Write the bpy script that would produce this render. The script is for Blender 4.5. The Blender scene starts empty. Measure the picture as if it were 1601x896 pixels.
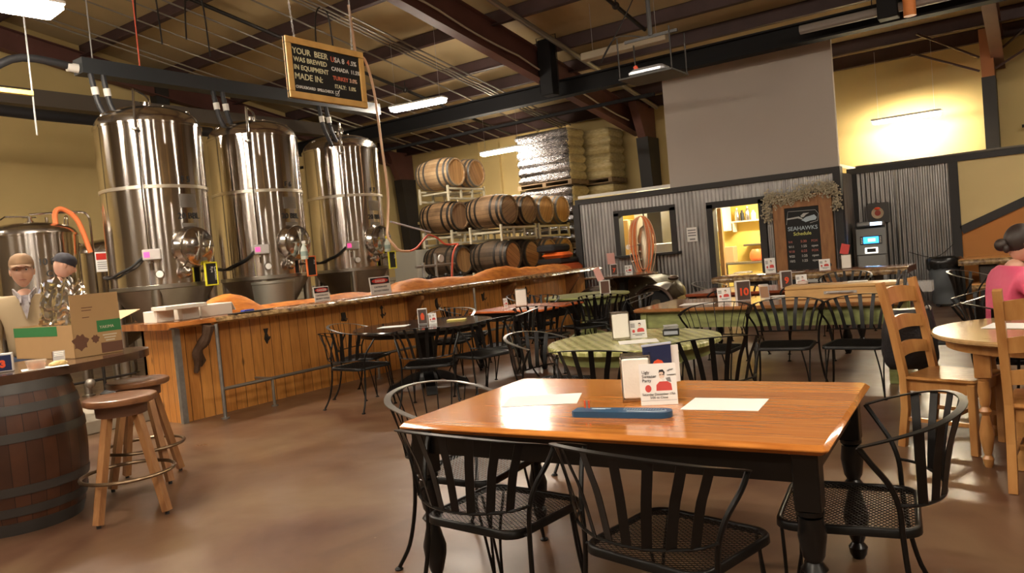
import bpy, math, random
from mathutils import Vector, Matrix, Euler, noise
PI=math.pi; R=math.radians
random.seed(7)
SC=bpy.context.scene
COL=SC.collection
V=Vector
# ---------------------------------------------------------------- materials
MATS={}
def nt(name):
    m=bpy.data.materials.new(name); m.use_nodes=True
    n=m.node_tree.nodes; l=m.node_tree.links
    return m,n,l,n['Principled BSDF']
def mat(name,c,rough=.5,metal=0,noise_amt=0,scale=6,c2=None,bump=0,bscale=40,coat=0,emit=None,es=0,alpha=1,trans=0,spec=None,stretch=None,rvar=0):
    if name in MATS: return MATS[name]
    m,n,l,b=nt(name)
    b.inputs['Base Color'].default_value=(*c,1); b.inputs['Roughness'].default_value=rough; b.inputs['Metallic'].default_value=metal
    if coat: b.inputs['Coat Weight'].default_value=coat; b.inputs['Coat Roughness'].default_value=.12
    if emit: b.inputs['Emission Color'].default_value=(*emit,1); b.inputs['Emission Strength'].default_value=es
    if trans: b.inputs['Transmission Weight'].default_value=trans
    if alpha<1: b.inputs['Alpha'].default_value=alpha
    if spec is not None: b.inputs['Specular IOR Level'].default_value=spec
    if noise_amt or c2 or bump or rvar:
        tc=n.new('ShaderNodeTexCoord'); mp=n.new('ShaderNodeMapping'); l.new(tc.outputs['Object'],mp.inputs[0])
        if stretch: mp.inputs['Scale'].default_value=stretch
        nz=n.new('ShaderNodeTexNoise'); nz.inputs['Scale'].default_value=scale; nz.inputs['Detail'].default_value=6; l.new(mp.outputs[0],nz.inputs['Vector'])
        rp=n.new('ShaderNodeValToRGB'); d=c2 if c2 else tuple(max(0,x*(1-noise_amt)) for x in c)
        rp.color_ramp.elements[0].position=.32; rp.color_ramp.elements[1].position=.68
        rp.color_ramp.elements[0].color=(*d,1); rp.color_ramp.elements[1].color=(*c,1)
        l.new(nz.outputs['Fac'],rp.inputs[0]); l.new(rp.outputs[0],b.inputs['Base Color'])
        if rvar:
            mr=n.new('ShaderNodeMapRange'); mr.inputs[3].default_value=max(.03,rough-rvar); mr.inputs[4].default_value=rough+rvar
            l.new(nz.outputs['Fac'],mr.inputs[0]); l.new(mr.outputs[0],b.inputs['Roughness'])
        if bump:
            n2=n.new('ShaderNodeTexNoise'); n2.inputs['Scale'].default_value=bscale; n2.inputs['Detail'].default_value=4; l.new(mp.outputs[0],n2.inputs['Vector'])
            bp=n.new('ShaderNodeBump'); bp.inputs['Strength'].default_value=bump; bp.inputs['Distance'].default_value=.01; l.new(n2.outputs['Fac'],bp.inputs['Height']); l.new(bp.outputs[0],b.inputs['Normal'])
    MATS[name]=m; return m
def planks(name,c1,c2,axis,width,rough=.4,coat=0,line=(.05,.02,.01),linew=.05,grain_axis=None,knots=True,var=.5):
    """boards `width` wide across `axis` (0,1,2), object space; grain runs along grain_axis"""
    if name in MATS: return MATS[name]
    m,n,l,b=nt(name)
    tc=n.new('ShaderNodeTexCoord'); sp=n.new('ShaderNodeSeparateXYZ'); l.new(tc.outputs['Object'],sp.inputs[0])
    dv=n.new('ShaderNodeMath'); dv.operation='DIVIDE'; dv.inputs[1].default_value=width; l.new(sp.outputs[axis],dv.inputs[0])
    fl=n.new('ShaderNodeMath'); fl.operation='FLOOR'; l.new(dv.outputs[0],fl.inputs[0])
    fr=n.new('ShaderNodeMath'); fr.operation='FRACT'; l.new(dv.outputs[0],fr.inputs[0])
    wn=n.new('ShaderNodeTexWhiteNoise'); wn.noise_dimensions='1D'; l.new(fl.outputs[0],wn.inputs['W'])
    mp=n.new('ShaderNodeMapping'); s=[14,14,14]; s[grain_axis]=1.2; mp.inputs['Scale'].default_value=s
    l.new(tc.outputs['Object'],mp.inputs[0]); l.new(wn.outputs['Color'],mp.inputs['Location'])
    nz=n.new('ShaderNodeTexNoise'); nz.inputs['Scale'].default_value=2.2; nz.inputs['Detail'].default_value=8; nz.inputs['Distortion'].default_value=1.2; l.new(mp.outputs[0],nz.inputs['Vector'])
    ad=n.new('ShaderNodeMath'); ad.operation='MULTIPLY_ADD'; ad.inputs[1].default_value=var; l.new(wn.outputs['Value'],ad.inputs[0]); l.new(nz.outputs['Fac'],ad.inputs[2])
    rp=n.new('ShaderNodeValToRGB'); rp.color_ramp.elements[0].position=.35; rp.color_ramp.elements[1].position=.95
    rp.color_ramp.elements[0].color=(*c2,1); rp.color_ramp.elements[1].color=(*c1,1); l.new(ad.outputs[0],rp.inputs[0])
    last=rp.outputs[0]
    if knots:
        vo=n.new('ShaderNodeTexVoronoi'); mk=n.new('ShaderNodeMapping'); k=[5,5,5]; k[grain_axis]=2.2; mk.inputs['Scale'].default_value=k
        l.new(tc.outputs['Object'],mk.inputs[0]); l.new(mk.outputs[0],vo.inputs['Vector']); vo.inputs['Scale'].default_value=1.0
        kr=n.new('ShaderNodeValToRGB'); kr.color_ramp.elements[0].position=.05; kr.color_ramp.elements[1].position=.13; kr.color_ramp.elements[0].color=(.25,.2,.2,1)
        l.new(vo.outputs['Distance'],kr.inputs[0]); mk2=n.new('ShaderNodeMixRGB'); mk2.blend_type='MULTIPLY'; mk2.inputs[0].default_value=.75
        l.new(last,mk2.inputs[1]); l.new(kr.outputs[0],mk2.inputs[2]); last=mk2.outputs[0]
    lt=n.new('ShaderNodeMath'); lt.operation='LESS_THAN'; lt.inputs[1].default_value=linew; l.new(fr.outputs[0],lt.inputs[0])
    mx=n.new('ShaderNodeMixRGB'); mx.inputs[2].default_value=(*line,1); l.new(lt.outputs[0],mx.inputs[0]); l.new(last,mx.inputs[1])
    l.new(mx.outputs[0],b.inputs['Base Color']); b.inputs['Roughness'].default_value=rough
    if coat: b.inputs['Coat Weight'].default_value=coat; b.inputs['Coat Roughness'].default_value=.1
    MATS[name]=m; return m
def stave_mat(name,c1,c2,n_st=26,rough=.6):
    if name in MATS: return MATS[name]
    m,n,l,b=nt(name)
    tc=n.new('ShaderNodeTexCoord'); gr=n.new('ShaderNodeTexGradient'); gr.gradient_type='RADIAL'; l.new(tc.outputs['Object'],gr.inputs[0])
    mu=n.new('ShaderNodeMath'); mu.operation='MULTIPLY'; mu.inputs[1].default_value=n_st; l.new(gr.outputs['Fac'],mu.inputs[0])
    fl=n.new('ShaderNodeMath'); fl.operation='FLOOR'; l.new(mu.outputs[0],fl.inputs[0]); fr=n.new('ShaderNodeMath'); fr.operation='FRACT'; l.new(mu.outputs[0],fr.inputs[0])
    wn=n.new('ShaderNodeTexWhiteNoise'); wn.noise_dimensions='1D'; l.new(fl.outputs[0],wn.inputs['W'])
    nz=n.new('ShaderNodeTexNoise'); nz.inputs['Scale'].default_value=3.5; nz.inputs['Detail'].default_value=7; l.new(tc.outputs['Object'],nz.inputs['Vector'])
    ad=n.new('ShaderNodeMath'); ad.operation='MULTIPLY_ADD'; ad.inputs[1].default_value=.35; l.new(wn.outputs['Value'],ad.inputs[0]); l.new(nz.outputs['Fac'],ad.inputs[2])
    rp=n.new('ShaderNodeValToRGB'); rp.color_ramp.elements[0].position=.4; rp.color_ramp.elements[1].position=.9; rp.color_ramp.elements[0].color=(*c2,1); rp.color_ramp.elements[1].color=(*c1,1); l.new(ad.outputs[0],rp.inputs[0])
    lt=n.new('ShaderNodeMath'); lt.operation='LESS_THAN'; lt.inputs[1].default_value=.05; l.new(fr.outputs[0],lt.inputs[0])
    mx=n.new('ShaderNodeMixRGB'); mx.inputs[2].default_value=(c2[0]*.35,c2[1]*.35,c2[2]*.35,1); l.new(lt.outputs[0],mx.inputs[0]); l.new(rp.outputs[0],mx.inputs[1]); l.new(mx.outputs[0],b.inputs['Base Color'])
    b.inputs['Roughness'].default_value=rough; MATS[name]=m; return m
# ---------------------------------------------------------------- mesh builder
def aniso(name,c,rough,an,rot=0):
    m,n,l,b=nt(name); b.inputs['Base Color'].default_value=(*c,1); b.inputs['Metallic'].default_value=1; b.inputs['Roughness'].default_value=rough
    b.inputs['Anisotropic'].default_value=an; b.inputs['Anisotropic Rotation'].default_value=rot
    t=n.new('ShaderNodeTangent'); t.direction_type='RADIAL'; t.axis='Z'; l.new(t.outputs[0],b.inputs['Tangent'])
    tc=n.new('ShaderNodeTexCoord'); mp=n.new('ShaderNodeMapping'); mp.inputs['Scale'].default_value=(1.2,1.2,.15); l.new(tc.outputs['Object'],mp.inputs[0])
    z=n.new('ShaderNodeTexNoise'); z.inputs['Scale'].default_value=2.5; z.inputs['Detail'].default_value=2; l.new(mp.outputs[0],z.inputs['Vector'])
    bp=n.new('ShaderNodeBump'); bp.inputs['Strength'].default_value=.35; bp.inputs['Distance'].default_value=.02; l.new(z.outputs['Fac'],bp.inputs['Height']); l.new(bp.outputs[0],b.inputs['Normal'])
    MATS[name]=m; return m
class MB:
    def __init__(s): s.v=[]; s.f=[]
    def add(s,vs,fs):
        o=len(s.v); s.v+= [tuple(x) for x in vs]; s.f+=[tuple(i+o for i in f) for f in fs]; return s
    def box(s,x0,x1,y0,y1,z0,z1,M=None):
        vs=[V((x,y,z)) for x in(x0,x1) for y in(y0,y1) for z in(z0,z1)]
        if M: vs=[M@p for p in vs]
        return s.add(vs,[(0,1,3,2),(4,6,7,5),(0,4,5,1),(2,3,7,6),(0,2,6,4),(1,5,7,3)])
    def bbox(s,x0,x1,y0,y1,z0,z1,b=.004,M=None):
        """box with chamfered edges"""
        b=min(b,(x1-x0)*.45,(y1-y0)*.45,(z1-z0)*.45)
        vs=[];fs=[]
        def ring(z,i): return [(x0+i+b,y0+i,z),(x1-i-b,y0+i,z),(x1-i,y0+i+b,z),(x1-i,y1-i-b,z),(x1-i-b,y1-i,z),(x0+i+b,y1-i,z),(x0+i,y1-i-b,z),(x0+i,y0+i+b,z)]
        for z,i in((z0,b),(z0+b,0),(z1-b,0),(z1,b)): vs+=ring(z,i)
        for k in range(3):
            for j in range(8): a=k*8+j; c=k*8+(j+1)%8; fs.append((a,c,c+8,a+8))
        fs+=[tuple(range(7,-1,-1)),tuple(range(24,32))]
        vs=[V(p) for p in vs]
        if M: vs=[M@p for p in vs]
        return s.add(vs,fs)
    def tube(s,pts,r,n=8,caps=True,closed=False):
        pts=[V(p) for p in pts]; N=len(pts); rr=r if isinstance(r,(list,tuple)) else [r]*N
        t0=(pts[1]-pts[0]).normalized(); up=V((0,0,1)) if abs(t0.z)<.9 else V((1,0,0)); a=t0.cross(up).normalized()
        vs=[];fs=[]
        for i,p in enumerate(pts):
            if closed: t=(pts[(i+1)%N]-pts[i-1]).normalized()
            else: t=(pts[min(i+1,N-1)]-pts[max(i-1,0)]).normalized()
            a=(a-t*a.dot(t)); a=a.normalized() if a.length>1e-6 else t.orthogonal().normalized(); b=t.cross(a)
            for k in range(n):
                g=2*PI*k/n; vs.append(p+(a*math.cos(g)+b*math.sin(g))*rr[i])
        m=N if closed else N-1
        for i in range(m):
            for k in range(n):
                j=(i+1)%N; fs.append((i*n+k,i*n+(k+1)%n,j*n+(k+1)%n,j*n+k))
        if caps and not closed: fs+=[tuple(range(n-1,-1,-1)),tuple((N-1)*n+k for k in range(n))]
        return s.add(vs,fs)
    def cyl(s,p0,p1,r,n=16,r2=None): return s.tube([p0,p1],[r,r if r2 is None else r2],n)
    def lathe(s,prof,n=32,c=(0,0,0),M=None,a0=0,a1=2*PI,cap=True):
        """prof: list of (radius,z), around local z"""
        full=abs(a1-a0-2*PI)<1e-6; vs=[];fs=[];c=V(c); K=n if full else n+1
        for r,z in prof:
            for k in range(K):
                g=a0+(a1-a0)*k/n; p=V((r*math.cos(g),r*math.sin(g),z)); vs.append((M@p if M else p)+c)
        for i in range(len(prof)-1):
            for k in range(n):
                k2=(k+1)%K; fs.append((i*K+k,i*K+k2,(i+1)*K+k2,(i+1)*K+k))
        if full and cap:
            if prof[0][0]>1e-5: fs.append(tuple(range(K-1,-1,-1)))
            if prof[-1][0]>1e-5: fs.append(tuple((len(prof)-1)*K+k for k in range(K)))
        return s.add(vs,fs)
    def prism(s,poly,z0,z1,M=None):
        n=len(poly); vs=[V((x,y,z0)) for x,y in poly]+[V((x,y,z1)) for x,y in poly]
        if M: vs=[M@p for p in vs]
        return s.add(vs,[tuple(range(n-1,-1,-1)),tuple(range(n,2*n))]+[(i,(i+1)%n,n+(i+1)%n,n+i) for i in range(n)])
    def strip(s,pts,ws,w,t):
        """flat bar: centre pts, width directions ws (per point), width w, thickness t"""
        pts=[V(p) for p in pts]; N=len(pts); vs=[];fs=[]
        for i,p in enumerate(pts):
            tg=(pts[min(i+1,N-1)]-pts[max(i-1,0)]).normalized(); a=V(ws[i] if isinstance(ws,list) else ws); a=(a-tg*a.dot(tg)).normalized(); b=tg.cross(a)
            for sa,sb in((-1,-1),(1,-1),(1,1),(-1,1)): vs.append(p+a*sa*w/2+b*sb*t/2)
        for i in range(N-1):
            for k in range(4): fs.append((i*4+k,i*4+(k+1)%4,i*4+4+(k+1)%4,i*4+4+k))
        fs+=[(3,2,1,0),tuple((N-1)*4+k for k in range(4))]
        return s.add(vs,fs)
    def sphere(s,c,r,n=16,m=10,M=None):
        rx,ry,rz=r if isinstance(r,(tuple,list)) else (r,r,r); c=V(c)
        vs=[];fs=[]
        for i in range(m+1):
            a=PI*i/m
            for k in range(n):
                g=2*PI*k/n; p=V((rx*math.sin(a)*math.cos(g),ry*math.sin(a)*math.sin(g),rz*math.cos(a))); vs.append((M@p if M else p)+c)
        for i in range(m):
            for k in range(n): fs.append((i*n+k,i*n+n+k,i*n+n+(k+1)%n,i*n+(k+1)%n))
        return s.add(vs,fs)
    def build(s,name,m,parent=None,smooth=True,ang=35,loc=None,rot=None):
        me=bpy.data.meshes.new(name); me.from_pydata(s.v,[],s.f); me.validate(); me.update()
        import bmesh
        bm=bmesh.new(); bm.from_mesh(me); bmesh.ops.remove_doubles(bm,verts=bm.verts,dist=1e-6); bmesh.ops.recalc_face_normals(bm,faces=bm.faces)
        if smooth:
            for f in bm.faces: f.smooth=True
            for e in bm.edges:
                if len(e.link_faces)==2 and e.calc_face_angle(0)>R(ang): e.smooth=False
        bm.to_mesh(me); bm.free()
        o=bpy.data.objects.new(name,me); COL.objects.link(o)
        if m: me.materials.append(m)
        if parent is not None: o.parent=parent
        if loc: o.location=loc
        if rot: o.rotation_euler=rot
        return o
def tag(o,label=None,cat=None,group=None,kind=None):
    if label: o['label']=label
    if cat: o['category']=cat
    if group: o['group']=group
    if kind: o['kind']=kind
    return o
def thing(name,label,cat,loc=(0,0,0),rz=0,group=None):
    o=bpy.data.objects.new(name,None); COL.objects.link(o); o.location=loc; o.rotation_euler=(0,0,rz); o.empty_display_size=.1
    return tag(o,label,cat,group)
def struct(o): o['kind']='structure'; return o
def kids(o): return [c for c in list(COL.objects) if c.parent==o]
def dup(root,loc,rz=0,label=None,group=None,sc=None):
    def cp(o,par):
        c=o.copy(); COL.objects.link(c); c.parent=par
        for k in kids(o): cp(k,c)
        return c
    r=cp(root,None); r.location=loc; r.rotation_euler=(0,0,rz)
    if label: r['label']=label
    if group: r['group']=group
    if sc: r.scale=(sc,sc,sc)
    return r
def smoothpts(pts,n=4,closed=False):
    """Catmull-Rom"""
    P=[V(p) for p in pts]; out=[]; N=len(P)
    for i in range(N if closed else N-1):
        p0=P[i-1] if (i>0 or closed) else P[0]; p1=P[i]; p2=P[(i+1)%N]; p3=P[(i+2)%N] if (closed or i+2<N) else P[-1]
        for k in range(n):
            t=k/n; out.append(.5*((2*p1)+(p2-p0)*t+(2*p0-5*p1+4*p2-p3)*t*t+(3*p1-p0-3*p2+p3)*t**3))
    if not closed: out.append(P[-1])
    return out
def text(body,size,m,origin,xd,ud,parent=None,name='lettering',align='LEFT',bend=None,ext=.0012,off=0,shear=0):
    """text as a mesh; bend=(radius, ) wraps it round a vertical cylinder"""
    cu=bpy.data.curves.new('t','FONT'); cu.body=body; cu.size=size; cu.align_x=align; cu.extrude=ext; cu.offset=off; cu.shear=shear; cu.resolution_u=3
    o=bpy.data.objects.new('t',cu); COL.objects.link(o); bpy.context.view_layer.update()
    me=bpy.data.meshes.new_from_object(o.evaluated_get(bpy.context.evaluated_depsgraph_get())); bpy.data.objects.remove(o)
    xd=V(xd).normalized(); ud=V(ud).normalized(); nd=xd.cross(ud); og=V(origin)
    for v in me.vertices:
        x,y,z=v.co
        if bend:
            g=x/bend; v.co=og+xd*(math.sin(g)*(bend+z))+nd*(math.cos(g)*(bend+z)-bend)+ud*y
        else: v.co=og+xd*x+ud*y+nd*z
    me.materials.clear(); me.materials.append(m); me.name=name
    ob=bpy.data.objects.new(name,me); COL.objects.link(ob)
    if parent is not None: ob.parent=parent
    return ob
# ---------------------------------------------------------------- palette
steel=mat('brushed_steel',(.62,.58,.53),.16,1,rvar=.04,scale=3,c2=(.58,.54,.5),stretch=(14,14,.3))
shellm=aniso('tank_shell_steel',(.66,.62,.58),.15,.92,.25)
steel2=mat('dull_steel',(.42,.40,.35),.34,1,noise_amt=.15,scale=4)
galv=mat('galvanised',(.50,.50,.48),.42,.85,noise_amt=.3,scale=9)
blackm=mat('black_metal',(.022,.019,.017),.38,.2)
black_i=mat('black_beam_paint',(.012,.012,.013),.75,.0,spec=.2)
blackp=mat('black_plastic',(.02,.02,.022),.45)
brownsteel=mat('oxide_steel',(.070,.036,.034),.6,0,noise_amt=.25,scale=3)
redsteel=mat('oxide_rafter',(.13,.05,.038),.6,0,noise_amt=.25,scale=2)
yellowwall=mat('yellow_wall_paint',(.62,.47,.20),.7,0,noise_amt=.07,scale=1.2)
yellowk=mat('kitchen_yellow',(.85,.63,.14),.6)
greywall=mat('grey_drywall',(.45,.395,.35),.85,0,noise_amt=.05,scale=.7)
orangewall=mat('orange_wall_paint',(.50,.20,.045),.7,0,noise_amt=.05,scale=1.5)
creamw=mat('cream_wall_paint',(.66,.52,.25),.7,0,noise_amt=.05,scale=1.5)
trimblk=mat('black_trim',(.022,.020,.019),.6)
corr=mat('corrugated_zinc',(.44,.43,.42),.36,.9,noise_amt=.35,scale=5,stretch=(1,1,.25))
white=mat('white_paint',(.8,.78,.73),.5)
paper=mat('white_paper',(.86,.85,.82),.7)
cream=mat('cream_rack_paint',(.62,.57,.42),.5,0,noise_amt=.12,scale=8)
tube_em=mat('lit_tube',(1,1,1),.5,emit=(1,.87,.71),es=48)
tube_em2=mat('lit_tube_back',(1,1,1),.5,emit=(1,.86,.62),es=110)
chain=mat('chain_metal',(.6,.6,.6),.4,.9)
orangehose=mat('orange_hose',(.75,.2,.06),.5)
redhose=mat('red_hose',(.70,.12,.07),.5)
clearhose=mat('peach_hose',(.72,.45,.28),.45)
# ---------------------------------------------------------------- camera
def make_camera():
    f=1188.5;pitch=.0414;roll=.0878;A=R(35)
    c,s=math.cos(A),math.sin(A)
    W=lambda v:V((c*v[0]-s*v[1],s*v[0]+c*v[1],v[2]))
    fw=W((0,math.cos(pitch),-math.sin(pitch))); r0=W((1,0,0)); u0=r0.cross(fw)
    r=math.cos(roll)*r0-math.sin(roll)*u0; u=math.sin(roll)*r0+math.cos(roll)*u0
    cd=bpy.data.cameras.new('camera'); o=bpy.data.objects.new('camera',cd); COL.objects.link(o)
    M=Matrix((( r.x,u.x,-fw.x,0),(r.y,u.y,-fw.y,0),(r.z,u.z,-fw.z,1.449),(0,0,0,1))); o.matrix_world=M
    cd.sensor_width=36; cd.lens=f/1601*36; cd.clip_start=.05; cd.clip_end=200; SC.camera=o
make_camera()
w=bpy.data.worlds.new('world'); SC.world=w; w.use_nodes=True
w.node_tree.nodes['Background'].inputs[0].default_value=(.9,.65,.42,1); w.node_tree.nodes['Background'].inputs[1].default_value=.12
SC.view_settings.view_transform='Standard'; SC.view_settings.look='None'; SC.view_settings.gamma=1; SC.view_settings.use_curve_mapping=False
SC.view_settings.exposure=1.85
# ---------------------------------------------------------------- shell
XL,XR,YF,YB=-15.8,7.5,-7.0,17.4
SL=.167
def deck(y): return 4.9+SL*(17.3-y)
def floor_mat():
    m,n,l,b=nt('stained_concrete')
    tc=n.new('ShaderNodeTexCoord')
    a=n.new('ShaderNodeTexNoise'); a.inputs['Scale'].default_value=1.1; a.inputs['Detail'].default_value=9; a.inputs['Distortion'].default_value=.9; l.new(tc.outputs['Object'],a.inputs['Vector'])
    r=n.new('ShaderNodeValToRGB'); e=r.color_ramp.elements; e[0].position=.3; e[0].color=(.085,.036,.020,1); e[1].position=.74; e[1].color=(.200,.128,.070,1)
    x=r.color_ramp.elements.new(.5); x.color=(.140,.076,.042,1); l.new(a.outputs['Fac'],r.inputs[0])
    s=n.new('ShaderNodeTexVoronoi'); s.inputs['Scale'].default_value=3.1; l.new(tc.outputs['Object'],s.inputs['Vector'])
    sr=n.new('ShaderNodeValToRGB'); sr.color_ramp.elements[0].position=.012; sr.color_ramp.elements[0].color=(.25,.2,.15,1); sr.color_ramp.elements[1].position=.028; sr.color_ramp.elements[1].color=(0,0,0,1); l.new(s.outputs['Distance'],sr.inputs[0])
    mx=n.new('ShaderNodeMixRGB'); mx.blend_type='ADD'; mx.inputs[0].default_value=.5; l.new(r.outputs[0],mx.inputs[1]); l.new(sr.outputs[0],mx.inputs[2]); l.new(mx.outputs[0],b.inputs['Base Color'])
    g=n.new('ShaderNodeTexNoise'); g.inputs['Scale'].default_value=2.5; g.inputs['Detail'].default_value=8; l.new(tc.outputs['Object'],g.inputs['Vector'])
    mr=n.new('ShaderNodeMapRange'); mr.inputs[3].default_value=.2; mr.inputs[4].default_value=.48; l.new(g.outputs['Fac'],mr.inputs[0]); l.new(mr.outputs[0],b.inputs['Roughness'])
    bp=n.new('ShaderNodeBump'); bp.inputs['Strength'].default_value=.06; bp.inputs['Distance'].default_value=.01; l.new(g.outputs['Fac'],bp.inputs['Height']); l.new(bp.outputs[0],b.inputs['Normal'])
    return m
struct(MB().box(XL-.2,XR+.2,YF-.2,YB+.2,-.2,0).build('floor',floor_mat(),smooth=False))
deckm=mat('ceiling_insulation',(.50,.38,.20),.75,0,noise_amt=.12,scale=1.0,bump=.2,bscale=2.5)
struct(MB().add([(XL-.2,YF-.2,deck(YF-.2)),(XR+.2,YF-.2,deck(YF-.2)),(XR+.2,YB+.2,deck(YB+.2)),(XL-.2,YB+.2,deck(YB+.2)),
 (XL-.2,YF-.2,deck(YF-.2)+.2),(XR+.2,YF-.2,deck(YF-.2)+.2),(XR+.2,YB+.2,deck(YB+.2)+.2),(XL-.2,YB+.2,deck(YB+.2)+.2)],
 [(0,1,2,3),(7,6,5,4),(0,4,5,1),(1,5,6,2),(2,6,7,3),(3,7,4,0)]).build('ceiling',deckm,smooth=False))
def wallprism(name,x0,x1,y0,y1,m):
    h0,h1=deck(y0)+.1,deck(y1)+.1
    o=MB().add([(x0,y0,0),(x1,y0,0),(x1,y1,0),(x0,y1,0),(x0,y0,h0),(x1,y0,h0),(x1,y1,h1),(x0,y1,h1)],[(3,2,1,0),(4,5,6,7),(0,1,5,4),(1,2,6,5),(2,3,7,6),(3,0,4,7)]).build(name,m,smooth=False)
    return struct(o)
wallprism('wall_left',XL-.2,XL,YF-.2,YB+.2,yellowwall)
dimw=mat('far_wall_dimmed',(.20,.15,.09),.7)  # unseen walls coloured dark so the tanks reflect a dim hall
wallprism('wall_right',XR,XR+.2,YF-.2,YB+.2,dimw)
wallprism('wall_back',XL,XR,YB,YB+.2,yellowwall)
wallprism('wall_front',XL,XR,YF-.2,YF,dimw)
# low concrete-block wall behind the tanks
def block_mat():
    m,n,l,b=nt('painted_block'); tc=n.new('ShaderNodeTexCoord'); mp=n.new('ShaderNodeMapping'); mp.inputs['Rotation'].default_value=(R(90),0,R(90)); l.new(tc.outputs['Object'],mp.inputs[0])
    br=n.new('ShaderNodeTexBrick'); br.inputs['Scale'].default_value=1; br.inputs['Brick Width'].default_value=.4; br.inputs['Row Height'].default_value=.2; br.inputs['Mortar Size'].default_value=.012
    br.inputs['Color1'].default_value=(.52,.46,.34,1); br.inputs['Color2'].default_value=(.44,.39,.28,1); br.inputs['Mortar'].default_value=(.2,.17,.12,1)
    sp=n.new('ShaderNodeSeparateXYZ'); cb=n.new('ShaderNodeCombineXYZ'); l.new(tc.outputs['Object'],sp.inputs[0]); l.new(sp.outputs[1],cb.inputs[0]); l.new(sp.outputs[2],cb.inputs[1]); l.new(cb.outputs[0],br.inputs['Vector'])
    l.new(br.outputs['Color'],b.inputs['Base Color']); b.inputs['Roughness'].default_value=.85; return m
struct(MB().box(-15.78,-15.5,YF,YB,0,1.1).build('baseboard_left',block_mat(),smooth=False))
# frames -----------------------------------------------------------
def rafter(x,name_m,yend=17.3,y0=-6.9,depth=.7):
    mb=MB()
    def sl(y,dz): return (x,y,deck(y)-.22+dz)
    def flange(dz0,dz1,hw):
        vs=[];
        for y in(y0,yend):
            for dx,dz in((-hw,dz0),(hw,dz0),(hw,dz1),(-hw,dz1)): vs.append((x+dx,y,deck(y)-.22+dz))
        mb.add(vs,[(0,1,2,3),(7,6,5,4),(0,4,5,1),(1,5,6,2),(2,6,7,3),(3,7,4,0)])
    flange(0,-.015,.1); flange(-depth,-depth+.02,.1); flange(-depth+.02,-.015,.006)
    return struct(mb.build('roof_rafter',name_m,smooth=False))
for x,d in((-15.6,.42),(-7.95,.60),(-.5,.55),(7.1,.55)): rafter(x,redsteel,depth=d)
def column(x,top=4.2,knee=True,m=trimblk,km=redsteel):
    mb=MB(); y1=17.36
    # tapered I section: outer flange vertical, inner flange leaning in
    def tap(z0,z1,yi0,yi1,hx):
        mb2.add([(x-hx,yi0,z0),(x+hx,yi0,z0),(x+hx,y1,z0),(x-hx,y1,z0),(x-hx,yi1,z1),(x+hx,yi1,z1),(x+hx,y1,z1),(x-hx,y1,z1)],[(3,2,1,0),(4,5,6,7),(0,1,5,4),(1,2,6,5),(2,3,7,6),(3,0,4,7)])
    mb2=mb
    tap(0,3.95,17.05,16.75,.15 if x<-1 else .11); c=struct(mb.build('steel_column',m,smooth=False))
    mb2=MB(); tap(3.95,deck(17)-.2,16.75,16.35,.10); k=mb2.build('knee_plate',km,c,smooth=False)
    return c
for x in(-15.5,-7.62,-.66,7.1): column(x,km=mat('orange_oxide',(.34,.13,.05),.6) if x==-.66 else redsteel)
# end column against left wall further forward
for y in (9.6,2.0):
    struct(MB().box(XL,XL+.25,y-.15,y+.15,0,deck(y)-.2).build('steel_column',trimblk,smooth=False))
ys=[17.15,16.35,15.25,14.2,13.1,11.5,9.7,8.05,6.4,4.8,3.2,1.6,0,-1.6,-3.2,-4.8,-6.4]
for y in ys:
    mb=MB(); M=Matrix.Translation((0,y,deck(y)-.27))
    mb.box(XL,XR,-.01,.0,0,.27,M); mb.box(XL,XR,-.12,.0,0,.012,M); mb.box(XL,XR,-.01,.08,.26,.27,M)
    struct(mb.build('roof_purlin',brownsteel,smooth=False))
# flange braces at column three
for dx,y,z in((-1.0,16.0,4.75),(1.0,16.0,4.75),(-1.2,16.9,4.6),(1.2,16.9,4.6)):
    tag(MB().cyl((-.66+(.12 if dx>0 else -.12),16.6,4.05 if y>16.5 else 4.3),(-.66+dx,y-.4,z),.022,6).build('flange_brace',brownsteel),'thin brown steel brace splaying from the orange-topped column, '+('lower ' if y>16.5 else 'upper ')+('left' if dx<0 else 'right')+' one','roof brace','braces on the right column')
# black beam across the room with hangers
mb=MB(); Y0=13.35
mb.box(XL,XR,Y0-.12,Y0+.12,4.50,4.53); mb.box(XL,XR,Y0-.12,Y0+.12,4.80,4.83); mb.box(XL,XR,Y0-.02,Y0+.02,4.53,4.80)
struct(mb.build('black_cross_beam',black_i,smooth=False))
struct(MB().cyl((XL,13.0,4.12),(-5.6,13.0,4.12),.035,8).build('sprinkler_pipe',black_i))
for i,(x) in enumerate((-7.72,-1.72)):
    t=thing('speaker_cabinet',('tall black box hung from the roof beside the red rafter','black box hung beside the orange pipe at the top right of the hall')[i],'speaker',(x,12.9,4.6),0)
    MB().bbox(-.14,.14,-.12,.12,-.12,.95,.01).build('cabinet',black_i,t)
    MB().tube([(-.22,0,-.02),(-.22,0,1.03),(.22,0,1.03),(.22,0,-.02),(-.22,0,-.02)],.008,6).build('bracket',black_i,t)
    MB().cyl((0,0,1.03),(0,0,deck(12.9)-4.6),.01,6).build('hanger_rod',black_i,t)
tag(MB().cyl((-1.42,12.75,4.42),(-1.42,12.75,5.56),.085,16).build('orange_pipe',mat('orange_paint',(.7,.24,.06),.6)),'short orange round pipe hanging down beside the black box at the top right','pipe')
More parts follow.
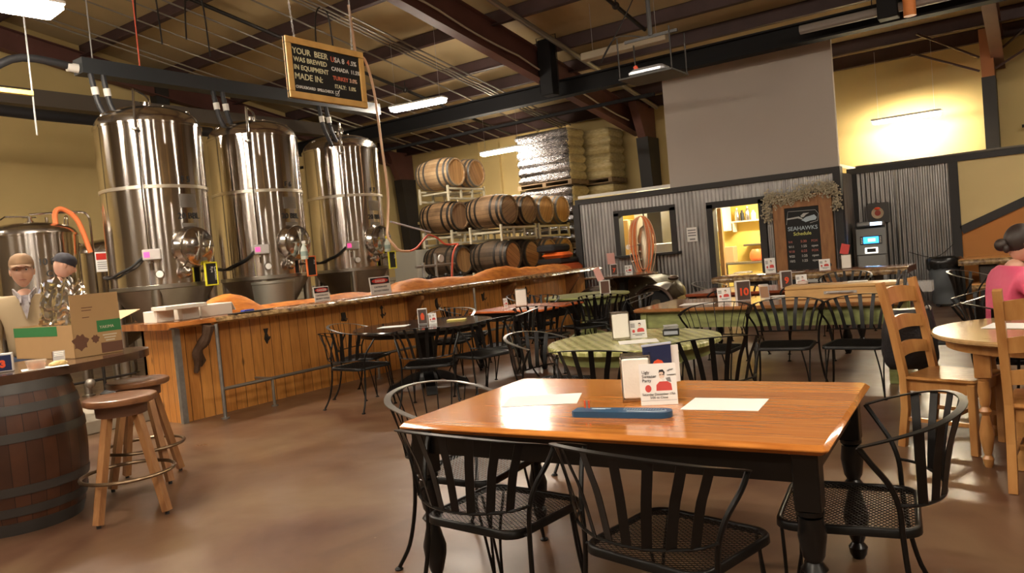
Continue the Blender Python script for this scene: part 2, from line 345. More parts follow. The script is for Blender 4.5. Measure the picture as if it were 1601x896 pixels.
# conduits and pipes following the roof slope
def slope_pipe(x,off,r,y0,y1,m,name,label,cat,n=8,brackets=()):
    pts=[(x,y0,deck(y0)-off),(x,y1,deck(y1)-off)]
    mb=MB().tube(pts,r,n); 
    for b in brackets:
        mb.sphere((x,b,deck(b)-off),r*1.9,10,6); mb.cyl((x,b,deck(b)-off),(x,b,deck(b)-off+.18),.012,6)
    return tag(mb.build(name,m),label,cat,'pipes under the roof')
cond=mat('conduit_metal',(.30,.27,.23),.45,.7)
for i,x in enumerate((-9.95,-9.85,-9.75,-9.6)):
    slope_pipe(x,.38,.018,-6,16.9,cond,'conduit','thin grey conduit in the bundle that runs up the roof left of the red rafter','conduit')
for i,x in enumerate((-12.4,-12.9)):
    slope_pipe(x,.30+.05*i,.015,-6,17,cond,'conduit','thin conduit high over the tanks, %s of a pair'%('right' if i==0 else 'left'),'conduit')
for i,x in enumerate((-13.6,-14.2,-14.35,-11.9,-10.6)):
    slope_pipe(x,.30+.03*(i%3),.017,-6,17,cond,'conduit','thin conduit high over the tanks, %s from the left of that set'%('first','second','third','fourth','fifth')[(1,2,0,3,4)[i]] if 0 else 'thin dull conduit running under the roof over the tanks, '+('third','second','first','fourth','fifth')[i]+' from the left wall','conduit')
tag(MB().box(-15.3,-15.0,-6,17,4.95,5.25).build('wall_duct',mat('duct_grey',(.12,.10,.08),.6),smooth=False),'long grey duct running high along the left wall behind the tanks','duct')
slope_pipe(-11.2,.45,.035,-6,16.5,blackm,'sprinkler_pipe','black sprinkler pipe sloping over the hanging chalkboard','pipe',brackets=(7.5,10.2,12.6))
slope_pipe(-5.6,.42,.035,-6,12.8,blackm,'sprinkler_pipe','dark sprinkler pipe sloping down to the projector','pipe',brackets=(8,11.7))
slope_pipe(-7.3,.33,.05,-6,17,cond,'conduit','broad grey cable run beside the red rafter','conduit')
# sagging cable along the rafter
pts=[]
for k in range(40):
    y=4+12.6*k/39; pts.append((-7.85,y,deck(y)-.62-.05*abs(math.sin(y*1.3))))
tag(MB().tube(pts,.018,6).build('roof_cable',mat('pale_cable',(.5,.45,.36),.6)),'pale cable drooping along the red rafter','cable')
t=thing('unlit_light','unlit tube light hanging along the black beam behind the projector','light',(-5.7,12.1,4.75)); MB().bbox(-.8,.8,-.1,.1,0,.13,.01).build('housing',mat('unlit_fixture',(.42,.36,.26),.4),t)
for sx in(-.6,.6): MB().cyl((sx,0,.13),(sx,0,deck(12.1)-4.8),.004,5).build('hanger_wire',chain,t)
tag(MB().tube([(x,12.9,4.62-.01*0) for x in(-3,7)],.07,10).build('grey_duct_pipe',mat('grey_pipe',(.24,.21,.19),.6)),'thick grey pipe running in front of the black beam to the right','pipe')
# ---------------------------------------------------------------- partition with corrugated steel
def corrug(x0,x1,y,z0,z1,pitch=.076,amp=.012,axis='x',holes=()):
    """returns MB of wavy sheet (solid strip pieces), facing -Y"""
    mb=MB(); n=int((x1-x0)/pitch*6)
    cuts=sorted(set([z0,z1]+[h[2] for h in holes]+[h[3] for h in holes]))
    for zi in range(len(cuts)-1):
        a,b=cuts[zi],cuts[zi+1]; zc=(a+b)/2; run=[]
        def flush():
            if len(run)>1:
                vs=[];fs=[]
                for (x,yy) in run: vs+= [(x,yy,a),(x,yy,b)] if axis=='x' else [(yy,x,a),(yy,x,b)]
                for i in range(len(run)-1): fs.append((2*i,2*i+2,2*i+3,2*i+1))
                mb.add(vs,fs)
        for i in range(n+1):
            x=x0+(x1-x0)*i/n; yy=y+amp*math.sin(2*PI*x/pitch)
            inh=any(h[0]<x<h[1] and h[2]<=zc<=h[3] for h in holes)
            if inh: flush(); run=[]
            else: run.append((x,yy))
        flush(); run=[]
    return mb
WX0,WX1,WY=-7.95,-2.82,14.0
DR=(-5.13,-4.1,0,2.06); WN=(-7.08,-5.82,1.24,2.10)
# wall body with the openings
mb=MB()
for (a,b,c,d) in((WX0,WN[0],0,2.4),(WN[0],WN[1],0,WN[2]),(WN[0],WN[1],WN[3],2.4),(WN[1],DR[0],0,2.4),(DR[0],DR[1],DR[3],2.4),(DR[1],WX1,0,2.4)):
    mb.box(a,b,WY+.03,WY+.13,c,d)
struct(mb.build('wall_kitchen',greywall,smooth=False))
o=struct(corrug(WX0,WX1,WY+.012,0.02,2.38,holes=(WN,DR)).build('wall_kitchen_cladding',corr,ang=80))
struct(MB().box(WX0-.03,WX1+.06,WY-.05,WY+.16,2.37,2.47).build('trim_1',trimblk,smooth=False))
struct(MB().box(WX0-.09,WX0+.05,WY-.05,WY+.16,0,2.37).build('trim_2',trimblk,smooth=False))
struct(MB().box(WX1-.06,WX1+.06,WY-.05,WY+.16,0,2.37).build('trim_3',trimblk,smooth=False))
# upper drywall over kitchen
struct(MB().box(-5.9,-2.8,WY+.1,WY+.2,2.4,4.78).build('wall_kitchen_upper',greywall,smooth=False))
# door frame and window frame
fr=MB(); a,b,c,d=DR
fr.box(a-.03,a+.09,WY-.04,WY+.16,0,d-.0); fr.box(b-.09,b+.03,WY-.04,WY+.16,0,d); fr.box(a-.03,b+.03,WY-.04,WY+.16,d-.07,d+.05)
struct(fr.build('door_1',trimblk,smooth=False))
fr=MB(); a,b,c,d=WN
fr.box(a-.03,a+.08,WY-.04,WY+.16,c,d); fr.box(b-.08,b+.03,WY-.04,WY+.16,c,d); fr.box(a-.03,b+.03,WY-.04,WY+.16,d-.06,d+.05)
wn=struct(fr.build('window_1',trimblk,smooth=False))
MB().bbox(a-.03,b+.1,WY-.22,WY+.16,c-.05,c,.01).build('window_sill',trimblk,wn,smooth=False)
# kitchen room behind
struct(MB().box(-8.0,-2.9,16.5,16.6,0,2.6).build('wall_kitchen_rear',yellowk,smooth=False))
struct(MB().box(-8.05,-7.95,14.13,16.6,0,2.45).build('wall_kitchen_left',yellowk,smooth=False))
struct(MB().box(-5.76,-5.68,14.2,15.0,0,2.4).build('wall_kitchen_divider',mat('kitchen_grey',(.35,.3,.22),.7),smooth=False))
struct(MB().box(-8.0,-2.9,14.14,16.55,2.5,2.56).build('ceiling_kitchen',white,smooth=False))
for x,lab in((-6.6,'bright tube light in the kitchen seen through the serving window'),(-4.2,'bright tube light in the kitchen seen through the doorway')):
    t=thing('kitchen_light',lab,'light',(x,15.3,2.42)); MB().bbox(-.6,.6,-.12,.12,.02,.08).build('housing',white,t); MB().box(-.55,.55,-.08,.08,0,.02).build('tube',mat('kitchen_tube',(1,1,1),.5,emit=(1,.88,.62),es=60),t)
# kitchen things seen through the door
ks=mat('kitchen_shelf',(.8,.75,.6),.5)
t=thing('wall_shelf','white shelf with brackets on the yellow kitchen wall','shelf',(-5.15,16.35,1.72)); MB().box(-.5,.6,-.12,.12,0,.03).build('board',ks,t); MB().box(-.3,-.27,-.1,.1,-.2,0).build('bracket',ks,t)
for i,(x,h,rr,m) in enumerate(((-5.35,.28,.05,steel),(-5.24,.22,.04,blackp),(-5.12,.3,.05,steel),(-5.0,.2,.05,white))):
    tag(MB().lathe([(rr,0),(rr,h*.7),(rr*.5,h*.85),(rr*.5,h)],14,(x,16.3,1.75)).build('bottle',m),('tall steel','short black','taller steel','white')[i]+' canister on the kitchen shelf','bottle','canisters on the kitchen shelf')
tag(MB().bbox(-5.85,-5.48,15.9,16.3,1.55,2.15,.01).build('wall_cabinet',white),'white wall cabinet high on the left inside the kitchen doorway','cabinet')
tag(MB().bbox(-5.2,-4.7,16.1,16.5,1.20,1.24,.01).build('kitchen_rail',steel2),'steel rail on the yellow kitchen wall below the shelf','rail')
t=thing('prep_table','steel prep table standing in the kitchen behind the doorway','table',(-5.1,15.9,0))
MB().bbox(-.55,.5,-.3,.3,.84,.88).build('tabletop',steel2,t)
for sx in(-.5,.45):
    for sy in(-.25,.25): MB().cyl((sx,sy,0),(sx,sy,.84),.02,8).build('leg',steel2,t)
tag(MB().bbox(-5.55,-5.3,15.75,16.0,.885,1.22,.01).build('cardboard_box',mat('card_tan',(.5,.33,.15),.8)),'tan cardboard box on the kitchen prep table','box')
tag(MB().lathe([(.1,0),(.14,.05),(.14,.16),(.09,.24)],16,(-4.85,15.85,.885)).build('orange_tub',mat('tub_orange',(.8,.15,.03),.4)),'orange tub on the kitchen prep table','tub')
tag(MB().bbox(-5.14,-5.06,14.45,14.55,0,2.0,.01).build('timber_post',mat('raw_timber',(.60,.34,.12),.6,noise_amt=.3,scale=5,stretch=(6,6,1))),'raw timber post just inside the kitchen doorway','post')
tag(MB().bbox(-5.0,-4.72,14.7,15.1,0,.72,.02).build('waste_bin',mat('bin_grey',(.15,.13,.1),.6)),'dark bin inside the kitchen doorway','bin')
tag(MB().bbox(-7.3,-6.98,15.3,15.9,0,2.3,.02).build('white_cabinet',white),'tall white cabinet behind the serving window','cabinet')
tag(MB().bbox(-6.94,-6.62,15.2,15.7,0,2.35,.01).build('dark_panel',mat('kitchen_dark',(.05,.045,.04),.5)),'dark grey cabinet standing right of the white one behind the serving window','cabinet')
tag(MB().bbox(-6.8,-6.0,14.5,14.9,0,1.42,.02).build('steel_cooler',steel2),'low steel cooler behind the serving window','cooler')
tag(MB().bbox(-7.9,-7.4,15.2,15.8,0,2.0,.02).build('fridge',mat('fridge_tan',(.6,.42,.2),.5)),'tall tan cabinet at the back behind the serving window','cabinet')
# recessed part of the partition
W2=14.95
struct(MB().box(WX1-.02,7.4,W2+.03,W2+.13,0,2.4).build('wall_stage',greywall,smooth=False))
struct(corrug(WX1,-1.2,W2+.012,.02,2.36).build('wall_stage_cladding',corr,ang=80))
struct(corrug(WY+.1,W2,WX1+.06,.02,2.36,axis='y').build('wall_stage_return',corr,ang=80))
struct(MB().box(WX1-.02,7.4,W2-.05,W2+.16,2.36,2.46).build('trim_4',trimblk,smooth=False))
struct(MB().box(WX1-.0,WX1+.13,W2-.05,W2+.0,0,2.36).build('trim_5',trimblk,smooth=False))
struct(MB().box(-1.24,-1.1,W2-.05,W2+.01,0,2.36).build('trim_6',trimblk,smooth=False))
# orange / cream split by a rising black diagonal
xa,za,xb,zb=-1.1,1.2,1.6,2.36
struct(MB().add([(xa,W2-.01,0),(xb+5.7,W2-.01,0),(xb+5.7,W2-.01,2.36),(xb,W2-.01,2.36),(xa,W2-.01,za),(xa,W2+.02,0),(xb+5.7,W2+.02,0),(xb+5.7,W2+.02,2.36),(xb,W2+.02,2.36),(xa,W2+.02,za)],[(0,1,2,3,4),(9,8,7,6,5),(0,5,6,1),(1,6,7,2),(2,7,8,3),(3,8,9,4),(4,9,5,0)]).build('wall_stage_lower',orangewall,smooth=False))
struct(MB().add([(xa,W2-.01,za),(xb,W2-.01,2.36),(xa,W2-.01,2.36),(xa,W2+.02,za),(xb,W2+.02,2.36),(xa,W2+.02,2.36)],[(0,1,2),(5,4,3),(0,3,4,1),(1,4,5,2),(2,5,3,0)]).build('wall_stage_upper',creamw,smooth=False))
dv=V((xb-xa,0,zb-za)).normalized(); nv=V((-dv.z,0,dv.x))
p=[V((xa,0,za))-nv*.07,V((xb,0,zb))-nv*.07,V((xb,0,zb))+nv*.07,V((xa,0,za))+nv*.07]
struct(MB().add([(q.x,W2-.05,q.z) for q in p]+[(q.x,W2-.0,q.z) for q in p],[(0,1,2,3),(7,6,5,4),(0,4,5,1),(1,5,6,2),(2,6,7,3),(3,7,4,0)]).build('trim_7',trimblk,smooth=False))
# conduit running on top and down the recessed wall
tag(MB().tube([(-2.7,15.0,2.485),(.9,15.0,2.485)],.022,8).build('conduit',cond),'pale conduit lying along the top of the recessed partition','conduit')
tag(MB().tube([(-2.05,W2-.035,0.02),(-2.05,W2-.035,2.35)],.013,8).build('conduit',cond),'thin conduit down the recessed corrugated wall above the trash can','conduit')
# vertical battens on the back wall
for x in(-12.9,-12.2,-11.6,-10.9,-10.2):
    struct(MB().box(x-.03,x+.03,17.3,17.4,0,4.7).build('wall_batten',yellowwall,smooth=False))
struct(MB().box(XL,-8.2,17.28,17.4,2.6,2.68).build('wall_girt',yellowwall,smooth=False))
tag(MB().tube([(-15.5,17.2,2.5),(-15.0,17.2,2.5),(-15.0,17.2,.1)],.04,8).build('wall_pipe',cond),'grey pipe bending down the wall behind the third tank','pipe')
tag(MB().tube([(.05,17.2,4.3),(1.6,17.2,4.3)],.03,8).build('wall_pipe',blackm),'black pipe across the yellow wall right of the column','pipe')
tag(MB().tube([(.3,17.2,4.3),(.3,17.2,3.1),(.1,17.2,3.0),(-.2,17.2,3.0)],.03,8).build('wall_pipe',blackm),'black pipe running down the yellow wall right of the column','pipe')
# ---------------------------------------------------------------- lights
def fixture(x,y,z,rz,label,L=1.22,em=tube_em,wires=True,w=.10,lens=True):
    t=thing('tube_light',label,'light',(x,y,z),rz,'fluorescent tube lights')
    MB().bbox(-L/2,L/2,-w,w,.045,.09,.01).build('housing',white,t)
    if lens: MB().bbox(-L/2+.02,L/2-.02,-w+.005,w-.005,-.02,.044,.02).build('lens',em,t)
    else:
        for s in(-1,1): MB().cyl((-L/2+.03,s*w*.5,.012),(L/2-.03,s*w*.5,.002),.016,8).build('tube',em,t)
    if wires:
        top=deck(y)-z-.2
        for s in(-1,1): MB().cyl((s*L*.4,0,.09),(s*L*.4,0,top),.003,5).build('hanger_wire',chain,t)
    return t
fixture(-9.45,10.95,4.38,R(8),'lit tube light hanging just right of the hanging chalkboard')
fixture(-8.45,3.5,4.4,R(84),'large lit tube light cut off by the top left corner of the photo',w=.2)
fixture(-10.6,15.2,3.95,0,'lit tube light hanging beyond the top barrels')
fixture(-2.04,16.7,3.40,0,'lit tube light in front of the bright yellow wall at the right',em=tube_em2,w=.13,lens=False)
for x,y in((-5.2,-1.5),(-1.5,-1.5),(2.5,-1.5),(-5.2,1.2),(-1.2,1.0),(2.6,1.2),(-5.2,4.5),(2.6,4.6),(2.9,8.6),(.9,12.2),(-12.9,1.5)):
    pass
n=0
for x,y in((-5.6,-2.2),(-1.6,-2.4),(2.8,-2.2),(-5.8,1.4),(-1.3,.9),(2.8,1.8),(2.9,6.2),(2.4,10.4),(-12.9,2.2),(-9.5,-1.2)):
    fixture(x,y,4.9,0,'lit tube light over the dining tables, outside the photo',L=1.22)
# ================================================================ bar
pine=planks('pine_planks',(.80,.36,.085),(.50,.19,.04),1,.135,.42,.25,grain_axis=2,var=.35)
pinee=planks('pine_planks_end',(.80,.36,.085),(.50,.19,.04),0,.11,.42,.25,grain_axis=2,var=.35)
bark=mat('live_edge_bark',(.42,.27,.12),.25,0,c2=(.06,.03,.015),scale=16,bump=.8,bscale=30,coat=.6)
slabm=mat('glossy_slab',(.42,.15,.035),.18,0,c2=(.20,.06,.015),scale=5,stretch=(4,.7,1),coat=.7)
moundm=mat('live_edge_orange',(.72,.27,.045),.6,0,c2=(.46,.13,.02),scale=6,stretch=(1,1,4),bump=.5,bscale=14)
bar=thing('bar_counter','long pine-plank bar with a glossy live-edge top in front of the steel tanks','bar counter',(-7.42,4.4,0),0)
BX=-7.42
def rel(mb,p=(-7.42,4.4,0)):
    mb.v=[(a-p[0],b-p[1],c-p[2]) for a,b,c in mb.v]; return mb
L0,L1=4.42,13.1
rel(MB().box(BX-.05,BX,L0,L1,0.0,1.0)).build('front_panel',pine,bar,smooth=False)
rel(MB().box(BX-.62,BX-.05,L0,L0+.05,0,1.0)).build('end_panel',pinee,bar,smooth=False)
rel(MB().box(BX-.62,BX-.57,L0,L1,0,1.0)).build('back_panel',pine,bar,smooth=False)
# slab with wavy front
def slab():
    mb=MB(); N=260; vs=[];fs=[]
    y0,y1=4.22,13.35
    for i in range(N+1):
        y=y0+(y1-y0)*i/N
        wv=.035*noise.noise(V((y*1.3,0,0)))+.03*noise.noise(V((y*6,3,0)))+.012*noise.noise(V((y*25,9,0)))
        xf=-7.12+wv if y>4.75 else -7.14
        zt=1.068; zb=1.0
        vs+=[(-8.05,y,zb),(xf-.05,y,zb),(xf+.0,y,zb+.022+ .008*noise.noise(V((y*14,1,0)))),(xf-.02,y,zt-.012),(xf-.045,y,zt),(-8.05,y,zt)]
    for i in range(N):
        for k in range(6): fs.append((i*6+k,i*6+(k+1)%6,i*6+6+(k+1)%6,i*6+6+k))
    fs+=[(5,4,3,2,1,0),tuple(N*6+k for k in range(6))]
    mb.add(vs,fs); return mb
s_=rel(slab()).build('bar_top',slabm,bar,ang=50); s_.data.materials.append(bark)
for p in s_.data.polygons:
    c=p.center; yy=c.y+4.4
    if c.x+(-7.42)>-7.24 and abs(p.normal.x)>.25 and yy>4.75: p.material_index=1
# live-edge riser behind
def riser():
    mb=MB(); N=300; vs=[];fs=[]
    def H(y):
        pk=[(5.4,.22,.42),(6.3,.05,.9),(7.15,.07,.6),(8.6,.16,.62),(9.3,.13,.8),(10.0,.10,.8),(10.9,.20,.9),(11.7,.14,.8),(12.5,.14,.9)]
        h=.03+.02*noise.noise(V((y*4,0,0)))
        for c,a,w_ in pk: h=max(h,a*max(0,1-((y-c)/w_)**2)**.9)
        return h+.012*noise.noise(V((y*5,0,2)))+.006*noise.noise(V((y*17,0,2)))
    for i in range(N+1):
        y=4.98+(13.1-4.98)*i/N; h=H(y)
        vs+=[(-7.98,y,1.066),(-7.66-.25*h,y,1.066),(-7.72-.3*h,y,1.066+h*.7),(-7.79-.3*h,y,1.066+h),(-7.93-.2*h,y,1.066+h*.9)]
    for i in range(N):
        for k in range(5): fs.append((i*5+k,i*5+(k+1)%5,i*5+5+(k+1)%5,i*5+5+k))
    fs+=[(4,3,2,1,0),tuple(N*5+k for k in range(5))]
    return mb.add(vs,fs)
rel(riser()).build('live_edge_riser',moundm,bar,ang=70)
# corbels
corb=mat('corbel_wood',(.32,.13,.04),.5,noise_amt=.4,scale=8)
for y in (8.0,10.3,12.4):
    rel(MB().add([(-7.42,y-.03,.99),(-7.14,y-.03,.99),(-7.14,y-.03,.93),(-7.39,y-.03,.60),(-7.42,y-.03,.60),(-7.42,y+.03,.99),(-7.14,y+.03,.99),(-7.14,y+.03,.93),(-7.39,y+.03,.60),(-7.42,y+.03,.60)],[(0,1,2,3,4),(9,8,7,6,5)]+[(i,i+5,(i+1)%5+5,(i+1)%5) for i in range(5)])).build('corbel',corb,bar,smooth=False)
br=MB(); pts=smoothpts([(-7.16,4.66,1.0),(-7.2,4.64,.86),(-7.3,4.6,.74),(-7.36,4.62,.6),(-7.38,4.6,.5)],5)
br.tube(pts,[.06,.062,.06,.055,.05,.055,.06,.058,.05,.045,.05,.055,.055,.05,.045,.04,.035,.03,.028,.025,.02][:len(pts)],9); br.tube([(-7.3,4.6,.74),(-7.34,4.68,.62),(-7.37,4.66,.56)],[.035,.025,.012],7)
rel(br).build('branch_corbel',mat('dark_bark',(.10,.055,.03),.7,bump=.9,bscale=35),bar)
# galvanised corner post + two posts
rel(MB().box(BX-.0,BX+.05,L0-.02,L0+.04,0,1.0)).build('corner_post',galv,bar,smooth=False)
for y in(4.72,9.15): 
    m_=MB().cyl((-7.12,y,0),(-7.12,y,1.0),.019,12); m_.lathe([(.045,0),(.045,.012),(.02,.016)],14,(-7.12,y,0)); rel(m_).build('pipe_post',galv,bar)
# foot rail
fr=MB(); fr.tube([(-7.12,4.72,.31),(-7.12,10.4,.31)],.019,10); rel(fr).build('foot_rail',cond,bar)
for y in(5.35,7.0,8.6,10.1):
    m_=MB().cyl((-7.12,y,0),(-7.12,y,.31),.017,8); m_.cyl((-7.12,y,.31),(-7.42,y,.31),.014,8); m_.lathe([(.04,0),(.04,.012),(.018,.014)],12,(-7.12,y,0)); rel(m_).build('rail_bracket',cond,bar)
# cast-iron hooks (little figures)
hooks=[('dark horse-head shaped hook',5.75,.80),('dark branching coat hook',5.55,.77),('dark boot-shaped hook',6.75,.84),('dark anchor-shaped hook',7.45,.83),('dark fish-shaped hook',8.6,.82),('dark bird-shaped hook',9.75,.82),('dark leaf-shaped hook',11.0,.80)]
iron=mat('cast_iron',(.03,.022,.018),.6)
for i,(nm,y,z) in enumerate(hooks[1:]):
    mb=MB()
    sh=[[(-.03,.08),(.03,.08),(.012,.02),(.035,-.03),(0,-.1),(-.03,-.04),(-.015,.02)],[(-.035,.06),(.035,.06),(.045,0),(.03,-.05),(-.04,-.045),(-.03,0)],[(0,.09),(.03,.05),(.008,.04),(.01,-.03),(.03,-.03),(0,-.09),(-.03,-.03),(-.01,-.03),(-.008,.04),(-.03,.05)],[(-.03,.06),(.02,.09),(.02,.02),(.04,-.02),(.01,-.09),(-.03,-.03)],[(-.04,.05),(0,.04),(.04,.07),(.02,0),(.03,-.05),(-.02,-.07),(-.03,-.01)],[(0,.08),(.035,.03),(.02,-.04),(0,-.08),(-.03,-.03),(-.03,.03)]][i%6]
    M=Matrix(((0,0,1,-7.42),(1,0,0,y),(0,1,0,z),(0,0,0,1))); mb.prism(sh,0.001,.015,M)
    mb.tube([(-7.41,y,z-.02),(-7.37,y,z-.05),(-7.35,y,z-.03),(-7.35,y,z-.01)],.007,6)
    tag(mb.build('coat_hook',iron,smooth=False),nm+' on the bar front, '+('first','second','third','fourth','fifth','sixth')[i]+' hook from the left end','hook','iron hooks on the bar front')
# things on the bar
cardw=mat('white_card',(.80,.74,.64),.7)
tag(MB().bbox(-7.75,-7.5,4.30,4.50,1.069,1.19,.006).build('card_box',cardw),'white carton at the left end of the bar, under a long thin box','box')
tag(MB().bbox(-7.55,-7.28,4.28,4.75,1.192,1.235,.005).build('card_box',cardw),'long flat white box with a red and blue end, lying across two cartons','box')
tag(MB().bbox(-7.75,-7.45,4.56,4.76,1.069,1.19,.006).build('card_box',cardw),'cream carton standing in the middle of the three on the bar','box')
t=thing('card_box','large plain white carton on the bar beside the orange live edge','box',(-7.62,4.98,1.069)); MB().bbox(-.15,.15,-.19,.2,0,.13,.006).build('carton',cardw,t); MB().add([(-.15,.2,.13),(.15,.2,.13),(.15,.24,.04),(-.15,.24,.04),(-.15,.2,.132),(.15,.2,.132),(.15,.243,.042),(-.15,.243,.042)],[(0,1,2,3),(7,6,5,4),(0,4,5,1),(1,5,6,2),(2,6,7,3),(3,7,4,0)]).build('flap',cardw,t,smooth=False)
tag(MB().bbox(-7.24,-7.17,4.95,5.5,1.069,1.085,.005).build('black_tool',blackp),'flat black tool lying along the front edge of the bar','tool')
tag(MB().bbox(-7.36,-7.28,5.2,5.33,1.069,1.1,.006).build('blue_block',mat('blue_plastic',(.02,.05,.35),.4)),'small blue block on the bar beside the black tool','block')
dred=mat('danger_red',(.6,.04,.03),.5); inkb=mat('black_ink',(.01,.01,.012),.6); inkg=mat('grey_ink',(.25,.25,.25),.6)
def danger(y,x,z,h,lab,w_=.30,lean=.12):
    t=thing('danger_sign',lab,'sign',(x,y,z))
    M=Matrix.Rotation(-lean,4,'Y')
    MB().bbox(-.004,.004,-w_/2,w_/2,0,h,.003,M=M).build('panel',white,t,smooth=False)
    MB().bbox(.004,.008,-w_*.45,w_*.45,h*.58,h*.95,.001,M=M).build('black_field',inkb,t,smooth=False)
    n_=16; poly=[(math.cos(2*PI*k/n_)*w_*.40,math.sin(2*PI*k/n_)*h*.14) for k in range(n_)]
    Q=M@Matrix(((0,0,1,.006),(1,0,0,0),(0,1,0,h*.765),(0,0,0,1)))
    MB().prism(poly,.0025,.004,Q).build('red_oval',dred,t,smooth=False)
    u_=(M@V((0,0,1))); nrm=(M@V((1,0,0)))
    text('DANGER',h*.2,white,nrm*.0115+u_*h*.69,(0,1,0),u_,t,'lettering','CENTER')
    for k,s in enumerate(('CAUTION HOT','DO NOT TOUCH')): text(s,h*.15,inkb,nrm*.006+u_*(h*(.36-.22*k)),(0,1,0),u_,t,'small_print','CENTER')
    return t
danger(7.62,-7.55,1.069,.24,'white sign headed DANGER standing on the bar in front of the third tank',.40)
danger(6.62,-7.62,1.069,.19,'smaller white sign headed DANGER standing on the bar in front of the second tank',.26)
# ================================================================ tanks
ink=mat('tank_ink',(.02,.02,.02),.5); plate=mat('name_plate',(.35,.33,.30),.35,.9)
glass=mat('gauge_glass',(.6,.6,.55),.1,.2)
cable=mat('black_cable',(.02,.02,.02),.5); pinkled=mat('pink_display',(.9,.1,.3),.4,emit=(1,.05,.25),es=.35)
def tank(x,y,label,fno,rr=.68,zb=1.46,zt=3.60,dome=.28,full=True,az=R(4),capt='20 BBL'):
    t=thing('fermenter_tank',label,'brewing tank',(x,y,0))
    k=rr/.68
    pr=[(rr,zb),(rr,zb+.001),(rr,zt-.02),(rr+.012,zt-.018),(rr+.012,zt+.01),(rr-.005,zt+.014)]
    MB().lathe(pr,96).build('shell',shellm,t,ang=30)
    dp=[(rr-.005,zt+.012)]
    for i in range(1,13):
        a=i/12; dp.append(((rr-.01)*math.cos(a*PI/2)**.8 if i<12 else .001, zt+.014+dome*math.sin(a*PI/2)))
    MB().lathe(dp,96).build('domed_lid',mat('lid_steel',(.55,.51,.47),.2,1),t,ang=50)
    if full: MB().lathe([(rr-.002,2.72),(rr+.010,2.725),(rr+.010,2.765),(rr-.002,2.77)],96,cap=False).build('weld_band',mat('band_steel',(.72,.66,.55),.4,1),t)
    MB().lathe([(.06,.50),(.10,.52),(rr-.02,zb-.06),(rr+.008,zb-.05),(rr+.008,zb+.0),(rr,zb+.004)],64).build('cone',steel2,t,ang=30)
    for q in range(4):
        a=az+PI/4+q*PI/2; c=V((math.cos(a),math.sin(a),0))*(rr-.07)
        m_=MB().cyl((c.x,c.y,0.02),(c.x,c.y,zb-.02),.065*k,16); m_.lathe([(.09,0),(.09,.02),(.06,.03)],14,(c.x,c.y,0)); m_.build('leg',steel2,t)
    MB().tube([(0,0,.52),(0,0,.34),(.08,-.02,.3),(.5,-.1,.3)],.03,10).build('outlet',steel,t)
    # manway facing the bar
    if full:
        D=V((math.cos(az),math.sin(az),0)); Tn=V((-D.y,D.x,0)); z0=1.93
        M=Matrix(((Tn.x,0,D.x,D.x*(rr-.02)),(Tn.y,0,D.y,D.y*(rr-.02)),(0,1,0,z0),(0,0,0,1)))
        mw=MB().lathe([(.29,-.03),(.275,.04),(.24,.08),(.235,.10),(.255,.105),(.255,.13),(.225,.135),(.20,.15),(.10,.172),(.001,.18)],40,M=M).build('manway',steel,t,ang=35)
        cr=MB()
        for a in (0,PI/2,PI/4+.4): 
            q=Matrix.Rotation(a,4,'Z'); cr.box(-.2,.2,-.009,.009,.175,.19,M@q)
        cr.lathe([(.03,.17),(.03,.21)],12,M=M); cr.tube([M@V((.1,-.03,.18)),M@V((.1,-.03,.23)),M@V((.13,.06,.23)),M@V((.13,.06,.18))],.007,6)
        cr.build('manway_clamp',steel2,mw)
        # label plate and writing, wrapped round the shell
        rad=rr+.006
        def arc(w_,za,zb_,m,name,par,a0=az,th=.006):
            m_=MB(); n_=10; da=w_/2/rad; vs=[];fs=[]
            for j in range(n_+1):
                a=a0-da+2*da*j/n_
                for r_ in(rad,rad+th):
                    for z in(za,zb_): vs.append((math.cos(a)*r_,math.sin(a)*r_,z))
            for j in range(n_):
                b=j*4
                for p,q in((0,1),(1,3),(3,2),(2,0)): fs.append((b+p,b+q,b+4+q,b+4+p))
            fs+=[(0,2,3,1),(n_*4,n_*4+1,n_*4+3,n_*4+2)]
            m_.add(vs,fs); return m_.build(name,m,par,ang=50)
        arc(.24,2.46,2.64,plate,'name_plate',t); arc(.22,2.20,2.25,plate,'data_plate',t)
        og=D*rad
        text(capt,.115,ink,V((og.x,og.y,2.31)),Tn,(0,0,1),t,'capacity_lettering','CENTER',bend=rad,off=.0014)
        text(fno,.11,ink,V((og.x,og.y,2.80)),Tn,(0,0,1),t,'number_lettering','CENTER',bend=rad,off=.0014)
        # sensor box, cable, sight tube, gauge on the camera-left flank
        def P(a,z,e=0): return V((math.cos(a)*(rr+e),math.sin(a)*(rr+e),z))
        a1=R(-40); bx=MB(); Mb=Matrix.Translation(P(a1,1.86,.07))@Matrix.Rotation(a1,4,'Z'); bx.bbox(-.04,.04,-.10,.12,-.07,.07,.01,M=Mb); sb=bx.build('controller_box',mat('controller_grey',(.45,.42,.4),.5),t)
        MB().box(.04,.044,-.08,-.01,-.035,.035,Mb).build('display',pinkled,sb,smooth=False)
        pts=smoothpts([P(a1-.14,1.84,.05),P(a1-.35,1.72,.06),P(a1-.6,1.66,.05),P(a1-.9,1.60,.05),P(a1-1.3,1.62,.05),P(a1-1.8,1.64,.05)],5)
        MB().tube(pts,.018,8).build('controller_cable',cable,t)
        a2=R(-42)
        for e,dz in((.045,0),(.08,0)):
            MB().tube([P(a2+ (e-.05)*.7,zt+.40,e-.05),P(a2+(e-.05)*.7,zt+.1,e),P(a2+(e-.05)*.7,zb+.2,e)],.011,8).build('cip_pipe',steel,t)
        MB().tube(smoothpts([P(a2,zt+.38,-.02),P(a2,zt+.42,-.15),(.15,-.05,zt+dome+.12),(.1,0,zt+dome-.02)],4),.014,8).build('spray_pipe',steel,t)
        m_=MB()
